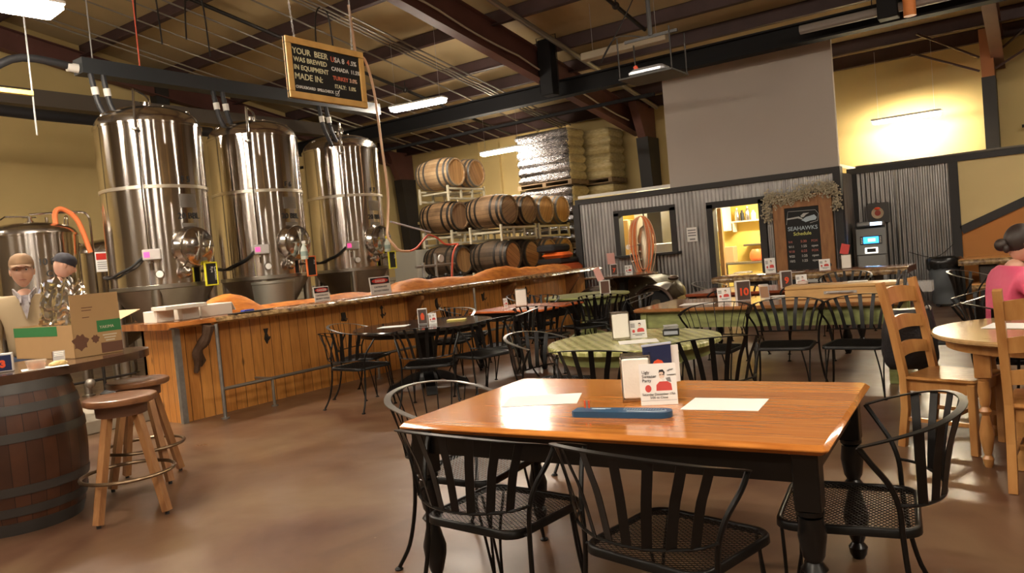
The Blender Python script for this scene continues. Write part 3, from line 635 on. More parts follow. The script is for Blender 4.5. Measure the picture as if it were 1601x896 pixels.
        for z in(zt-.12,): m_.lathe([(.05,-.012),(.05,.012)],12,P(a2,z,.06))
        m_.cyl(P(a2,zb+.3,.0),P(a2,zb+.3,.10),.012,8); m_.build('pipe_clamp',steel2,t)
        # gauge
        Mg=Matrix.Translation(P(R(-34),1.60,.06))@Matrix.Rotation(R(-34),4,'Z')@Matrix.Rotation(PI/2,4,'Y')
        m_=MB().lathe([(.001,-.05),(.02,-.05),(.02,0),(.055,0),(.055,.03),(.05,.034),(.001,.034)],20,M=Mg); g=m_.build('pressure_gauge',steel,t); MB().lathe([(.001,.035),(.045,.035),(.001,.036)],20,M=Mg).build('gauge_face',white,g)
        Mg=Matrix.Translation(P(R(-10),1.60,.0))@Matrix.Rotation(R(-10),4,'Z')@Matrix.Rotation(PI/2,4,'Y')
        MB().lathe([(.03,0),(.03,.08),(.065,.085),(.075,.12),(.05,.16),(.001,.17)],20,M=Mg).build('sample_valve',steel,t)
        m_=MB().tube([P(R(22),1.60,0),P(R(22),1.60,.14)],.02,8); m_.tube([P(R(22),1.66,.10),P(R(22),1.55,.10),P(R(22),1.40,.16)],.014,8); m_.build('valve',steel,t)
    # lid fittings
    zt2=zt+dome
    f=MB(); f.cyl((0,0,zt2-.02),(0,0,zt2+.10),.035,14); f.lathe([(.05,.02),(.05,.04)],14,(0,0,zt2)); f.tube([(.0,-.09,zt2+.09),(0,.09,zt2+.09)],.009,6); f.build('lid_valve',steel,t)
    f=MB(); f.cyl((-.1,.32*k,zt2-.09),(-.1,.32*k,zt2+.10),.022,12); f.tube([(-.1,.32*k,zt2+.02),(-.1,.46*k,zt2+.0)],.01,6); f.build('relief_valve',steel,t)
    f=MB(); a=R(-95); f.tube(smoothpts([(math.cos(a)*rr*.9,math.sin(a)*rr*.9,zt+.05),(math.cos(a)*rr*.88,math.sin(a)*rr*.88,zt+.16),(math.cos(a+.1)*rr*.8,math.sin(a+.1)*rr*.8,zt+.17),(math.cos(a+.15)*rr*.78,math.sin(a+.15)*rr*.78,zt+.1)],4),.012,7); f.build('lifting_lug',steel,t)
    f=MB(); a=R(60); f.tube(smoothpts([(math.cos(a)*rr*.8,math.sin(a)*rr*.8,zt+.12),(math.cos(a)*rr*.8,math.sin(a)*rr*.8,zt+.24),(math.cos(a+.1)*rr*.75,math.sin(a+.1)*rr*.75,zt+.24),(math.cos(a+.12)*rr*.72,math.sin(a+.12)*rr*.72,zt+.13)],4),.012,7); f.build('lifting_lug',steel,t)
    return t
tank(-9.99,5.90,'tall steel tank marked F5, nearest and leftmost of the three big ones','F 5')
tank(-10.13,7.70,'tall steel tank marked F6 between the other two big tanks','F 6')
tank(-10.47,9.85,'tall steel tank farthest right of the three, beside the barrels','F 7')
tank(-11.35,4.85,'shorter 10 BBL steel tank behind the man in the cap','C 3',rr=.56,zb=1.1,zt=2.28,dome=.17,full=False)
og=V((-11.35+.57*math.cos(R(-25)),4.85+.57*math.sin(R(-25)),0)); Tn=V((-math.sin(R(-8)),math.cos(R(-8)),0))
# lettering on the 10 BBL tank
for o_ in [o for o in COL.objects if o.get('label','').startswith('shorter 10 BBL')]:
    a=R(-2); D=V((math.cos(a),math.sin(a),0)); T_=V((-D.y,D.x,0))
    text('10 BBL',.12,ink,D*.566+V((0,0,1.86)),T_,(0,0,1),o_,'capacity_lettering','CENTER',bend=.566,off=.0014)
    text('C 3',.12,ink,D*.566+V((0,0,1.70)),T_,(0,0,1),o_,'number_lettering','CENTER',bend=.566,off=.0014)
    MB().tube([(0,0,2.55),(0,-.3,2.55),(.1,-.4,2.5)],.012,7).build('spray_pipe',steel,o_)
    MB().tube(smoothpts([(0,0,2.58),(0.1,.5,2.60),(.2,.68,2.55),(.22,.7,2.2),(.22,.7,1.0)],4),.016,7).build('cip_pipe',steel,o_)
tank(-12.5,6.55,'low steel tank with a greenish sheen half hidden behind the leftmost big tank','',rr=.62,zb=.9,zt=2.05,dome=.22,full=False)
# hoses on the left
tag(MB().tube(smoothpts([(-10.95,5.1,1.75),(-11.0,5.05,2.2),(-11.05,5.05,2.55),(-11.05,5.16,2.62),(-11.0,5.32,2.45),(-10.95,5.42,2.0)],5),.035,9).build('orange_hose',orangehose),'thick orange hose looped over the pipe beside the 10 BBL tank','hose')
t=thing('hanging_notice','small danger notice hanging beside the 10 BBL tank','sign',(-10.9,5.55,2.0)); MB().bbox(-.005,.005,-.10,.10,-.28,0,.002).build('panel',paper,t,smooth=False); MB().box(.005,.008,-.09,.09,-.11,-.02).build('red_heading',dred,t,smooth=False); MB().tube([(0,-.08,0),(0,0,.1),(0,.08,0)],.003,5).build('cord',blackm,t)
for k in range(4): MB().box(.005,.007,-.08,.08,-.15-.03*k,-.14-.03*k).build('small_print',inkg,t,smooth=False)
tag(MB().tube(smoothpts([(-9.4,9.35,5.9),(-9.4,9.40,5.2),(-9.4,9.43,4.81),(-9.4,9.55,5.05),(-9.4,9.67,4.9),(-9.4,9.775,4.42),(-9.4,9.83,3.53),(-9.35,9.82,2.75),(-9.2,9.6,2.25),(-9.05,9.40,1.96),(-9.0,9.48,1.79),(-9.0,9.61,1.69),(-9.0,9.85,1.67)],6),.022,8).build('peach_hose',clearhose),'long peach hose hanging from the roof past the third tank','hose')
tag(MB().tube(smoothpts([(-9.0,9.86,1.67),(-9.0,10.05,1.72),(-9.0,10.30,1.89),(-9.0,10.42,1.935),(-9.0,10.63,1.87),(-9.0,10.85,1.75),(-9.0,11.2,1.74),(-8.7,10.75,1.67),(-8.62,10.55,1.50),(-8.6,10.45,1.15)],6),.018,8).build('red_hose',redhose),'red hose looping from the third tank over the lowest visible barrels','hose')
tag(MB().tube([(-8.9,9.35,2.18),(-9.0,10.45,1.98)],.016,8).build('grey_hose',mat('pale_grey_hose',(.5,.5,.55),.5)),'straight pale grey hose stretched from the third tank to the barrels','hose')
# chalk tags and spray bottles
def slate(x,y,z,frame,label,words):
    t=thing('chalk_tag',label,'chalkboard',(x,y,z),R(4)); fm=mat('slate_frame_'+frame,{'yellow':(.75,.7,.03),'orange':(.85,.2,.05)}[frame],.5)
    MB().bbox(0,.02,-.085,.085,-.30,-.0,.004).build('slate',mat('slate',(.02,.022,.022),.7),t)
    f=MB(); 
    for a,b,c,d in((-.1,-.08,-.31,.01),(.08,.1,-.31,.01),(-.1,.1,-.31,-.29),(-.1,.1,-.01,.01)): f.bbox(-.003,.03,a,b,c,d,.004)
    f.build('frame',fm,t)
    text(words,.055,mat('chalk_white',(.75,.75,.72),.8),(.022,.05,-.05),(0,0,-1),(0,1,0),t,'chalk_writing','LEFT')
    return t
slate(-9.20,6.10,1.70,'yellow','yellow-framed chalk tag hanging below the manway of the leftmost tank','Cowbell\nRye')
slate(-9.33,7.93,1.70,'orange','orange-framed chalk tag hanging below the manway of the middle tank','Ale')
slate(-9.66,10.08,1.70,'yellow','yellow-framed chalk tag hanging below the manway of the right tank','IPA')
def bottle(x,y,z,label,capm):
    t=thing('spray_bottle',label,'bottle',(x,y,z)); MB().lathe([(.05,0),(.055,.01),(.055,.13),(.045,.17),(.02,.21),(.018,.24)],20).build('body',mat('milky_plastic',(.6,.66,.58),.35),t)
    m_=MB(); m_.bbox(-.03,.05,-.012,.012,.24,.28,.006); m_.cyl((0,0,.235),(0,0,.26),.02,12); m_.tube([(.02,0,.25),(.04,0,.21)],.005,5); m_.build('spray_head',capm,t); MB().lathe([(.0555,.05),(.0556,.12)],20).build('label_band',mat('bottle_label',(.3,.4,.36),.6),t)
bottle(-9.20,7.72,1.66,'milky green spray bottle hooked on the middle tank manway',white)
bottle(-9.52,9.86,1.70,'spray bottle with a yellow trigger on the right tank manway',mat('yellow_plastic',(.9,.75,.02),.4))
tag(MB().lathe([(.22,1.0),(.26,1.02),(.28,1.34),(.29,1.35),(.29,1.38),(.27,1.38)],40,(-8.75,6.75,0)).build('steel_bucket',mat('bucket_steel',(.33,.33,.29),.45,.9)),'steel bucket standing behind the bar in front of the middle tank','bucket')
tag(MB().bbox(-9.0,-8.5,6.5,7.0,.0,1.0,.02).build('steel_cart',steel2),'steel cart carrying the bucket behind the bar','cart')
# clutter behind bar near barrels: sink rack
t=thing('valve_manifold','pipework stand with valves behind the bar between the third tank and the barrels','pipework',(-9.2,10.9,0))
for y,h in((-.5,1.45),(-.15,1.6),(.3,1.35)): MB().cyl((0,y,0),(0,y,h),.03,10).build('upright',galv,t)
MB().cyl((0,-.7,1.38),(0,.4,1.38),.025,8).build('cross_pipe',cond,t); MB().cyl((0,-.6,1.15),(0,.7,1.15),.03,8).build('cross_pipe',blackm,t)
for y in(-.4,.05,.5): MB().sphere((.05,y,1.17),.05,10,8).build('valve',blackm,t)
MB().lathe([(.07,-.02),(.07,.02)],16,(.05,-.05,1.5),M=Matrix.Rotation(PI/2,4,'Y')).build('gauge',white,t)
for i in range(2):
    cb=MB(); 
    for k in range(7): 
        rr_=.12+.012*k; cb.tube([(-8.75+rr_*math.cos(g*PI/10),10.2+.42*i+rr_*math.sin(g*PI/10)*1.2,1.02+.02*k) for g in range(20)],.012,6,closed=True)
    tag(cb.build('coiled_hose',mat('coil_grey',(.3,.32,.32),.5)),('left','right')[i]+' of two grey coiled hoses piled behind the bar below the third tank','hose')
    tag(MB().lathe([(.3,0),(.3,1.0),(.28,1.005),(.001,1.005)],28,(-8.75,10.2+.42*i*1.0,0)).build('keg',steel2) if i==5 else MB().lathe([(.17,0),(.19,.05),(.19,.9),(.15,1.0),(.001,1.0)],28,(-8.75,10.2+.42*i,0)).build('keg',steel2),('left','right')[i]+' steel drum under a coiled hose behind the bar','keg')
# glycol pipework over the tanks
ins=mat('pipe_insulation',(.025,.026,.03),.5)
tag(MB().box(-10.32,-10.08,5.15,10.6,4.30,4.50).build('black_duct',mat('trunk_black',(.03,.035,.04),.5),smooth=False),'black square trunk running over the three big tanks','duct')
t=thing('glycol_pipe','black insulated pipe bending in from the left above the man','pipe',(0,0,0)); MB().tube(smoothpts([(-10.6,2.6,4.15),(-10.35,3.9,4.15),(-10.25,4.5,4.42),(-10.2,5.3,4.36)],5),.05,12).build('insulation',ins,t); MB().cyl((-10.22,5.02,4.38),(-10.2,5.15,4.37),.06,12).build('collar',white,t)
tag(MB().tube([(-12.6,2.5,4.35),(-12.6,5.6,4.25),(-12.5,8.6,4.2)],.09,12).build('glycol_pipe',ins),'thick black pipe on the far left running behind the first tank','pipe')
for i,y in enumerate((5.25,7.05,9.1)):
    for j in(0,1):
        yy=y+.16*j; t=thing('glycol_drop','black corrugated drop hose above the %s tank, %s of two'%(('left','middle','right')[i],('left','right')[j]),'hose',(-10.1,yy,0),0,'drop hoses over the tanks')
        pts=smoothpts([(0,0,4.3),(.02,.02,4.08),(.03,.05,3.9),(.05,.12,3.72),(.05,.16,3.62)],5)
        MB().tube(pts,[.033+.005*(k%2) for k in range(len(pts))],10).build('hose',ins,t); MB().cyl((.02,.02,4.12),(.022,.03,4.02),.045,12).build('collar',white,t)
t=thing('cable_tray','yellow slotted strip hanging at the left edge under the black pipe','cable tray',(-9.4,3.2,3.75)); MB().box(-.03,.03,-1.2,1.0,0,.05).build('tray',mat('yellow_strip',(.75,.55,.12),.5),t,smooth=False)
for k in range(30): MB().box(-.03,.03,-1.1+.07*k,-1.07+.07*k,-.02,0).build('tooth',mat('yellow_strip',(1,1,1)),t,smooth=False) if k<0 else None
for i,(x,y,z0) in enumerate(((-9.4,4.2,3.3),(-10.2,5.35,4.5),(-10.2,6.0,4.5))):
    tag(MB().cyl((x,y,z0),(x,y,deck(y)-.2),.010,6).build('hanger_rod',chain if i<2 else redhose),('pale rod hanging to the end of the yellow strip','pale rod holding the near end of the black trunk','red cord hanging down to the black trunk')[i],'rod')
# hanging cords (dark loops)
for i,(x,y) in enumerate(((-11.2,6.6),(-11.0,7.3),(-9.8,8.9))):
    z=deck(y)-.25
    tag(MB().tube(smoothpts([(x,y,z-1.0),(x,y+.05,z-.35),(x+.02,y+.18,z-.15),(x,y+.35,z-.3),(x,y+.4,z-1.2)],5),.014,6).build('cable_loop',blackm),('first','second','third')[i]+' dark cord looped under the roof, counted from the left','cable')
# ================================================================ barrels on racks
oak=stave_mat('oak_barrel',(.33,.20,.10),(.12,.07,.035)); oakl=stave_mat('oak_barrel_light',(.60,.42,.24),(.36,.22,.11)); oakd=stave_mat('oak_barrel_dark',(.13,.085,.05),(.05,.032,.02))
headm=planks('barrel_head',(.62,.36,.15),(.40,.21,.08),1,.09,.6,grain_axis=0,knots=False); headd=planks('barrel_head_dark',(.40,.24,.12),(.24,.13,.07),1,.09,.65,grain_axis=0,knots=False)
hoopg=mat('hoop_grey',(.30,.30,.29),.4,.8); hoopd=mat('hoop_dark',(.05,.045,.04),.5,.7)
def barrel(body,head,hoop,rb=.349,rh=.294,L=.93):
    t=thing('oak_barrel','x','barrel'); prof=[];N=14
    f=lambda u: rh+(rb-rh)*(1-(2*u-1)**2)
    for i in range(N+1): u=i/N; prof.append((f(u),-L/2+L*u))
    prof=[(rh-.03,-L/2+.03),(rh-.03,-L/2)]+prof+[(rh-.03,L/2),(rh-.03,L/2-.03)]
    MB().lathe(prof,44).build('staves',body,t,ang=50)
    for s in(-1,1): MB().lathe([(.001,s*(L/2-.028)),(rh-.029,s*(L/2-.028))],40).build('head',head,t)
    for u in(.015,.13,.29,.71,.87,.985):
        a,b=(u-.028,u+.028) if .05<u<.95 else ((0.0,.05) if u<.5 else (.95,1.0))
        MB().lathe([(f(a)+.001,-L/2+L*a),(f(a)+.006,-L/2+L*a),(f(b)+.006,-L/2+L*b),(f(b)+.001,-L/2+L*b)],44,cap=False).build('hoop',hoop,t)
    return t
protos=[barrel(oak,headd,hoopd),barrel(oakl,headm,hoopg),barrel(oakd,headm,hoopd)]
first={0:True,1:True,2:True}
def put(kind,x,y,z,label,rol=0):
    if first[kind]: o=protos[kind]; first[kind]=False; o['label']=label
    else: o=dup(protos[kind],(0,0,0),0,label)
    o['group']='oak barrels on the steel racks'; o.location=(x,y,z); o.rotation_euler=(Matrix.Rotation(rol,3,'X')@Matrix.Rotation(PI/2,3,'Y')).to_euler(); return o
XF,XK=-9.40,-10.70
tn={1:('lowest visible tier',1.43),2:('middle tier',2.39),3:('top tier',3.34),0:('hidden bottom tier',.48)}
Ys=[12.93,13.65,14.36,15.06]
ordn=('first','second','third','fourth')
kinds={(1,0):2,(1,1):2,(1,2):1,(1,3):1,(2,0):0,(2,1):0,(2,2):1,(2,3):1}
for tr in(0,1,2):
    for i,y in enumerate(Ys):
        put(kinds.get((tr,i),2),XF,y,tn[tr][1],'oak barrel in the front row, %s, %s head from the left'%(tn[tr][0],ordn[i]),rol=.3*i+tr)
for tr in(0,1,2,3):
    for i,y in enumerate(Ys[:2]):
        put(1 if tr==3 else (2 if tr<2 else 0),XK,y,tn[tr][1],('pale-topped oak barrel on the top tier, '+('left one' if i==0 else 'right one, half hidden')) if tr==3 else 'dark oak barrel in the rear row, %s, %s'%(tn[tr][0],('nearer the tanks','second along')[i]),rol=.5*i)
put_r=[]
def rack(x,y,z,label):
    """low steel cradle: two ladder frames along y joined by bars along x"""
    t=thing('barrel_rack',label,'rack',(x,y,z),0,'cream barrel racks')
    for s in(-1,1):
        f=MB(); X=s*.40
        f.bbox(X-.025,X+.025,-.66,.66,-.045,.0,.004); f.bbox(X-.025,X+.025,-.66,.66,.17,.215,.004)
        for yy in(-.64,-.2,.2,.64): f.bbox(X-.022,X+.022,yy-.024,yy+.024,-.08 if abs(yy)>.5 else -.04,.26 if abs(yy)>.5 else .18,.004)
        f.build('side_frame',cream,t)
    for yy in(-.35,.35):
        for d in(-.2,.2): 
            m_=MB().bbox(-.40,.40,yy+d-.02,yy+d+.02,.10,.14,.004); m_.build('cross_bar',cream,t)
    return t
for tr in(0,1):
    for j,yc in enumerate((13.29,14.71)): rack(XF,yc,tn[tr][1]+.40,'cream steel rack under the %s of the front row, %s half'%(tn[tr+1][0],('left','right')[j]))
for tr in(0,1,2): rack(XK,13.29,tn[tr][1]+.40,'cream steel rack under the %s of the rear row'%tn[tr+1][0])
for xx,yc in((XF,13.29),(XF,14.71),(XK,13.29)): rack(xx,yc,.145,'cream steel rack on the floor behind the bar'+(', rear one' if xx==XK else (', left front' if yc<14 else ', right front')))
# grey crates left of the barrels
tag(MB().bbox(-12.3,-11.6,12.9,13.7,0,1.75,.01).build('grey_crate',mat('crate_grey',(.42,.40,.33),.7)),'grey panelled crate behind the left end of the barrels','crate')
# ================================================================ wrapped pallets
wrapb=mat('stretch_wrap',(.40,.38,.38),.24,.85,c2=(.04,.038,.04),scale=5,stretch=(2.5,2.5,12),bump=3,bscale=5)
wrapy=mat('kraft_sacks',(.60,.50,.26),.45,0,c2=(.42,.33,.15),scale=5,stretch=(2,2,6),bump=.7,bscale=12,coat=.3)
palw=mat('pallet_wood',(.28,.19,.10),.8,noise_amt=.3)
def pallet_load(x0,x1,y0,y1,z0,h,label,ma,mb_):
    t=thing('wrapped_pallet',label,'pallet',((x0+x1)/2,(y0+y1)/2,z0),0,'wrapped pallet loads'); a,b=(x1-x0)/2,(y1-y0)/2
    p=MB()
    for k in range(5): yy=-b+ (2*b-.1)*k/4; p.box(-a,a,yy,yy+.1,.10,.12)
    for xx in(-a,-.05,a-.1): p.box(xx,xx+.1,-b,b,.02,.10); 
    for k in(0,2,4): yy=-b+(2*b-.1)*k/4; p.box(-a,a,yy,yy+.1,0,.02)
    p.build('pallet_base',palw,t,smooth=False)
    # rounded lumpy stack of layers
    nl=6; vs=[];fs=[]; per=[]
    K=96
    for i in range(nl*6+1):
        u=i/(nl*6); z=.12+(h-.12)*u; bulge=.045*abs(math.sin(PI*u*nl))-.04
        for k in range(K):
            g=2*PI*k/K; c,s=math.cos(g),math.sin(g); ex=.14
            px=(a+bulge)*math.copysign(abs(c)**ex,c); py=(b+bulge)*math.copysign(abs(s)**ex,s)
            nz_=.014*noise.noise(V((px*5+x0,py*5,z*9)))*2+.012*noise.noise(V((px*14,py*14,z*22)))
            vs.append((px*(1+nz_/a),py*(1+nz_/b),z))
    n_=nl*6+1
    for i in range(n_-1):
        for k in range(K): fs.append((i*K+k,i*K+(k+1)%K,i*K+K+(k+1)%K,i*K+K+k))
    fs+=[tuple(range(K-1,-1,-1)),tuple((n_-1)*K+k for k in range(K))]
    o=MB().add(vs,fs).build('wrapped_load',ma,t,ang=60); o.data.materials.append(mb_)
    for p_ in o.data.polygons:
        if p_.normal.x>.6: p_.material_index=1
    return t
for i,(z,h) in enumerate(((0,1.47),(1.49,1.47),(2.98,1.33))):
    lv=('on the floor','on the middle level','on the top level')[i]
    pallet_load(-10.42,-8.90,15.5,16.32,z,h,'shiny plastic-wrapped pallet load %s of the left stack'%lv,wrapb,wrapy)
    pallet_load(-9.7,-8.32,16.42,17.25,z,h-.02,'kraft pallet load %s of the right stack, behind the shiny one'%lv,wrapy,wrapy)
# orange forklift peeping over the bar end
t=thing('forklift','orange and black forklift body standing beyond the far end of the bar','forklift',(-8.30,13.62,0)); t.scale=(1,1,1.12); om=mat('forklift_orange',(.75,.13,.02),.4)
MB().bbox(-.33,.38,-.45,.4,.25,1.05,.06).build('body',om,t); MB().bbox(-.28,.3,-.4,.35,1.05,1.16,.03).build('seat_base',blackm,t); MB().bbox(-.2,.34,-.35,.1,1.16,1.27,.05).build('hood',om,t); MB().bbox(-.28,.15,-.4,.3,1.27,1.42,.04).build('seat',blackp,t)
for sx in(-.3,.3):
    for sy in(-.3,.3): MB().lathe([(.001,-.08),(.22,-.08),(.25,-.04),(.25,.04),(.22,.08),(.001,.08)],24,(sx,sy,.25),M=Matrix.Rotation(PI/2,4,'Y')).build('wheel',blackp,t)
# ================================================================ metal chair
chairblk=mat('chair_black',(.0045,.0038,.0034),.38,.0,spec=.28)
rim_glare=mat('chair_rim_glare',(.30,.29,.27),.3,.8)  # reflection glare on the black rims, painted as a grey metal colour
def seat_mesh(hw,y0,y1,pitch=.015,wr=.0024):
    mb=MB(); 
    def clip(p,d):
        # clip infinite line to rounded trapezoid approximated by box with corners
        t0,t1=-2,2
        for ax,lo,hi in((0,-hw,hw),(1,y0,y1)):
            if abs(d[ax])<1e-9: continue
            a,b=(lo-p[ax])/d[ax],(hi-p[ax])/d[ax]
            if a>b:a,b=b,a
            t0=max(t0,a);t1=min(t1,b)
        # cut corners
        for sx in(-1,1):
            for sy,yy in((-1,y0),(1,y1)):
                nx,ny=sx,sy; c=nx*sx*hw*1.0+ny*yy*1.0; cc=sx*nx*hw+sy*yy-.05
                den=nx*d[0]+ny*d[1]; num=cc-(nx*p[0]+ny*p[1])
                if abs(den)<1e-9: continue
                t=num/den
                if den>0: t1=min(t1,t)
                else: t0=max(t0,t)
        return t0,t1
    for sg in(-1,1):
        d=(math.cos(R(32)),sg*math.sin(R(32))); nn=(-d[1],d[0]); K=int(.5/pitch)
        for k in range(-K,K+1):
            p=(nn[0]*k*pitch,(y0+y1)/2+nn[1]*k*pitch); t0,t1=clip(p,d)
            if t1-t0<.01: continue
            q0=(p[0]+d[0]*t0,p[1]+d[1]*t0); q1=(p[0]+d[0]*t1,p[1]+d[1]*t1); h=wr/2; z=.0012*sg
            vs=[]
            for q in(q0,q1):
                for s in(-1,1): vs+=[(q[0]+nn[0]*h*s,q[1]+nn[1]*h*s,.437+z-.001),(q[0]+nn[0]*h*s,q[1]+nn[1]*h*s,.437+z+.001)]
            mb.add(vs,[(0,1,3,2),(4,6,7,5),(0,4,5,1),(2,3,7,6),(0,2,6,4),(1,5,7,3)])
    return mb
def metal_chair(name,kind='slat',rim_m=None):
    """faces local +y"""
    t=thing(name,'x','chair'); hw,y0,y1=.245,-.225,.225
    # seat frame: rounded ring tube + apron
    loop=[]
    rc=.07
    for cx_,cy_,a in((hw-rc,y1-rc,0),(-hw+rc,y1-rc,90),(-hw+rc+.01,y0+rc,180),(hw-rc-.01,y0+rc,270)):
        for k in range(6): g=R(a+90*k/5); loop.append((cx_+rc*math.cos(g),cy_+rc*math.sin(g)))
    mb=MB(); n=len(loop); vs=[]
    for (x,y) in loop:
        l_=math.hypot(x,y); ux,uy=x/l_,y/l_
        for dr,dz in((-.018,.438),(-.010,.444),(.0,.444),(.006,.438),(.008,.415),(.004,.413),(-.0,.432),(-.018,.434)): vs.append((x+ux*dr,y+uy*dr,dz))
    fs=[]
    for i in range(n):
        for k in range(8): fs.append((i*8+k,i*8+(k+1)%8,((i+1)%n)*8+(k+1)%8,((i+1)%n)*8+k))
    mb.add(vs,fs); mb.build('seat_frame',chairblk,t,ang=50)
    seat_mesh(hw-.012,y0+.012,y1-.012).build('seat_mesh',chairblk,t,smooth=False)
    # rim: horizontal flat bar horseshoe
    rp=smoothpts([(-.325,-.06,.735),(-.325,-.16,.765),(-.285,-.27,.795),(-.17,-.35,.818),(0,-.38,.826),(.17,-.35,.818),(.285,-.27,.795),(.325,-.16,.765),(.325,-.06,.735)],5)
    ws=[]
    for i,p in enumerate(rp):
        tg=(rp[min(i+1,len(rp)-1)]-rp[max(i-1,0)]).normalized(); ws.append(tg.cross(V((0,0,1))))
    MB().strip(rp,ws,.026 if kind=='slat' else .034,.005).build('back_rim',rim_m or chairblk,t,ang=40)
    # lower rail
    lp=smoothpts([(-.272,-.17,.535),(-.235,-.235,.53),(-.12,-.295,.522),(0,-.312,.52),(.12,-.295,.522),(.235,-.235,.53),(.272,-.17,.535)],4)
    MB().tube(lp,.006,7).build('lower_rail',chairblk,t)
    def at(curve,u):
        f=u*(len(curve)-1); i=min(int(f),len(curve)-2); return curve[i].lerp(curve[i+1],f-i)
    if kind=='slat':
        for j in range(8):
            u=.21+.58*j/7; v=.17+.66*j/7; a=at(rp,u); b=at(lp,v); m_=(a+b)/2+V((a.x-b.x,a.y-b.y,0))*-.12
            pts=smoothpts([a,a.lerp(m_,.5)+V((0,0,0)),m_,b],4)
            c=V((a.x,a.y+.05,0)).normalized(); wd=V((-c.y,c.x,0))
            MB().strip(pts,wd,.033,.003).build('slat',chairblk,t,ang=50)
    else:
        for j in range(11):
            u=.13+.74*j/10; v=.06+.88*j/10; a=at(rp,u); b=at(lp,v)
            MB().tube([a,(a+b)/2+V((a.x-b.x,a.y-b.y,0))*-.1,b],.0038,6).build('spindle',chairblk,t)
    for s in(-1,1):
        # arm post running down into the rear leg
        pts=smoothpts([(s*.325,-.06,.735),(s*.315,-.095,.68),(s*.285,-.145,.60),(s*.268,-.168,.52),(s*.262,-.172,.43),(s*.268,-.185,.28),(s*.285,-.22,.12),(s*.31,-.275,.012)],4)
        m_=MB().tube(pts,.0095,8); m_.lathe([(.019,0),(.021,.006),(.012,.014)],12,(s*.311,-.278,0)); m_.tube([(s*.262,-.172,.425),(s*.235,-.172,.425)],.007,6); m_.build('rear_leg',chairblk,t)
        m_=MB(); m_.tube(smoothpts([(s*.235,.13,.415),(s*.228,.17,.22),(s*.235,.215,.012)],5),.0065,7); m_.tube(smoothpts([(s*.18,.215,.415),(s*.215,.205,.22),(s*.235,.218,.012)],5),.0065,7); m_.lathe([(.019,0),(.021,.006),(.012,.014)],12,(s*.235,.217,0)); m_.build('front_leg',chairblk,t)
    return t
PR={'slat':metal_chair('metal_chair','slat'),'wire':metal_chair('metal_chair','wire',rim_glare),'wireblk':None,'slatglare':None}
used={}
def chair(kind,x,y,deg,label,group='black metal cafe chairs'):
    base=PR[kind]
    if kind not in used: used[kind]=1; base.location=(x,y,0); base.rotation_euler=(0,0,R(deg)); base['label']=label; base['group']=group; return base
    return dup(base,(x,y,0),R(deg),label,group)
# painted-glare-rim slat and black wire versions made once, as copies with their own rim material
def variant(src,rim):
    r=dup(PR[src],(0,0,0))
    for k in kids(r):
        if k.name.startswith('back_rim'): k.data=k.data.copy(); k.data.materials[0]=rim
    return r
PR['slatglare']=variant('slat',rim_glare); PR['wireblk']=variant('wire',chairblk)
chair('slat',-1.83,2.42,-4,'black slatted metal chair pushed in at the left of the front table near side')
chair('slat',-1.07,2.37,-11,'black slatted metal chair nearest the photographer, centred at the front table')
chair('wire',-2.33,2.88,-86,'glare-rimmed chair with thin spindles at the left end of the front table')
chair('slat',-.62,2.90,98,'black slatted metal chair turned sideways at the right end of the front table')
chair('slat',-5.90,5.55,-4,'black slatted metal chair at the near left of the black round table')
chair('slatglare' if 0 else 'slat',-5.12,5.76,32,'black slatted metal chair in front of the black round table pedestal')
chair('slat',-4.93,6.36,78,'black slatted metal chair pulled in at the right of the black round table')
chair('slatglare',-5.05,7.0,112,'slatted chair with glare painted on its rim at the right rear of the black table')
chair('wire',-6.45,6.15,-70,'glare-rimmed spindle chair between the bar and the left of the black round table')
chair('wire',-6.2,7.35,-160,'glare-rimmed chair behind the black round table by the bar')
chair('slatglare',-3.12,4.98,-85,'slatted chair with painted rim glare at the left of the green round table')
chair('slat',-2.38,4.40,6,'black slatted chair at the near side of the green round table, behind the front table')
chair('slat',-1.89,4.90,36,'black slatted chair at the right side of the green round table')
chair('wireblk',-2.53,6.72,178,'black spindle-backed chair with its back to the long green-aproned table, leftmost of three')
chair('slat',-1.93,6.92,184,'black slatted chair with its back to the long green-aproned table, middle of three')
chair('slat',-1.33,6.98,176,'black slatted chair with its back to the long green-aproned table, rightmost of three')
chair('slat',-5.03,7.83,10,'black slatted chair at the near right corner of the red table','chairs far back')
chair('slatglare',-5.0,8.75,60,'glare-rimmed slatted chair between the red table and the far green table','chairs far back')
chair('slat',-6.35,8.0,-60,'black slatted chair by the bar at the left end of the red table','chairs far back')
chair('slat',-6.0,9.05,185,'black slatted chair behind the red table','chairs far back')
chair('slat',-5.0,9.35,15,'black slatted chair at the near side of the far green table','chairs far back')
chair('slat',-6.5,9.8,-90,'black slatted chair between the bar and the far green table','chairs far back')
chair('slatglare',-4.35,8.6,120,'glare-rimmed slatted chair standing alone near the left end of the long table','chairs far back')
chair('slat',-3.05,8.85,176,'black slatted chair behind the long table, left of the number 10 sign','chairs far back')
chair('slat',-2.15,8.85,186,'black slatted chair between the long table and the number 9 table','chairs far back')
chair('wire',-3.75,10.5,-95,'glare-rimmed chair at the left end of the number 9 table','chairs far back')
chair('slat',-2.2,10.85,180,'black slatted chair behind the number 9 table','chairs far back')
chair('slatglare',-.52,10.0,-100,'slatted chair with painted rim glare facing the orange wall table, right of the trash can','chairs far right')
chair('slatglare',-.70,7.25,95,'glare-rimmed chair at the right end of the long table, behind the handbag','chairs far right')
for k in('slatglare','wireblk','slat','wire'):
    pass
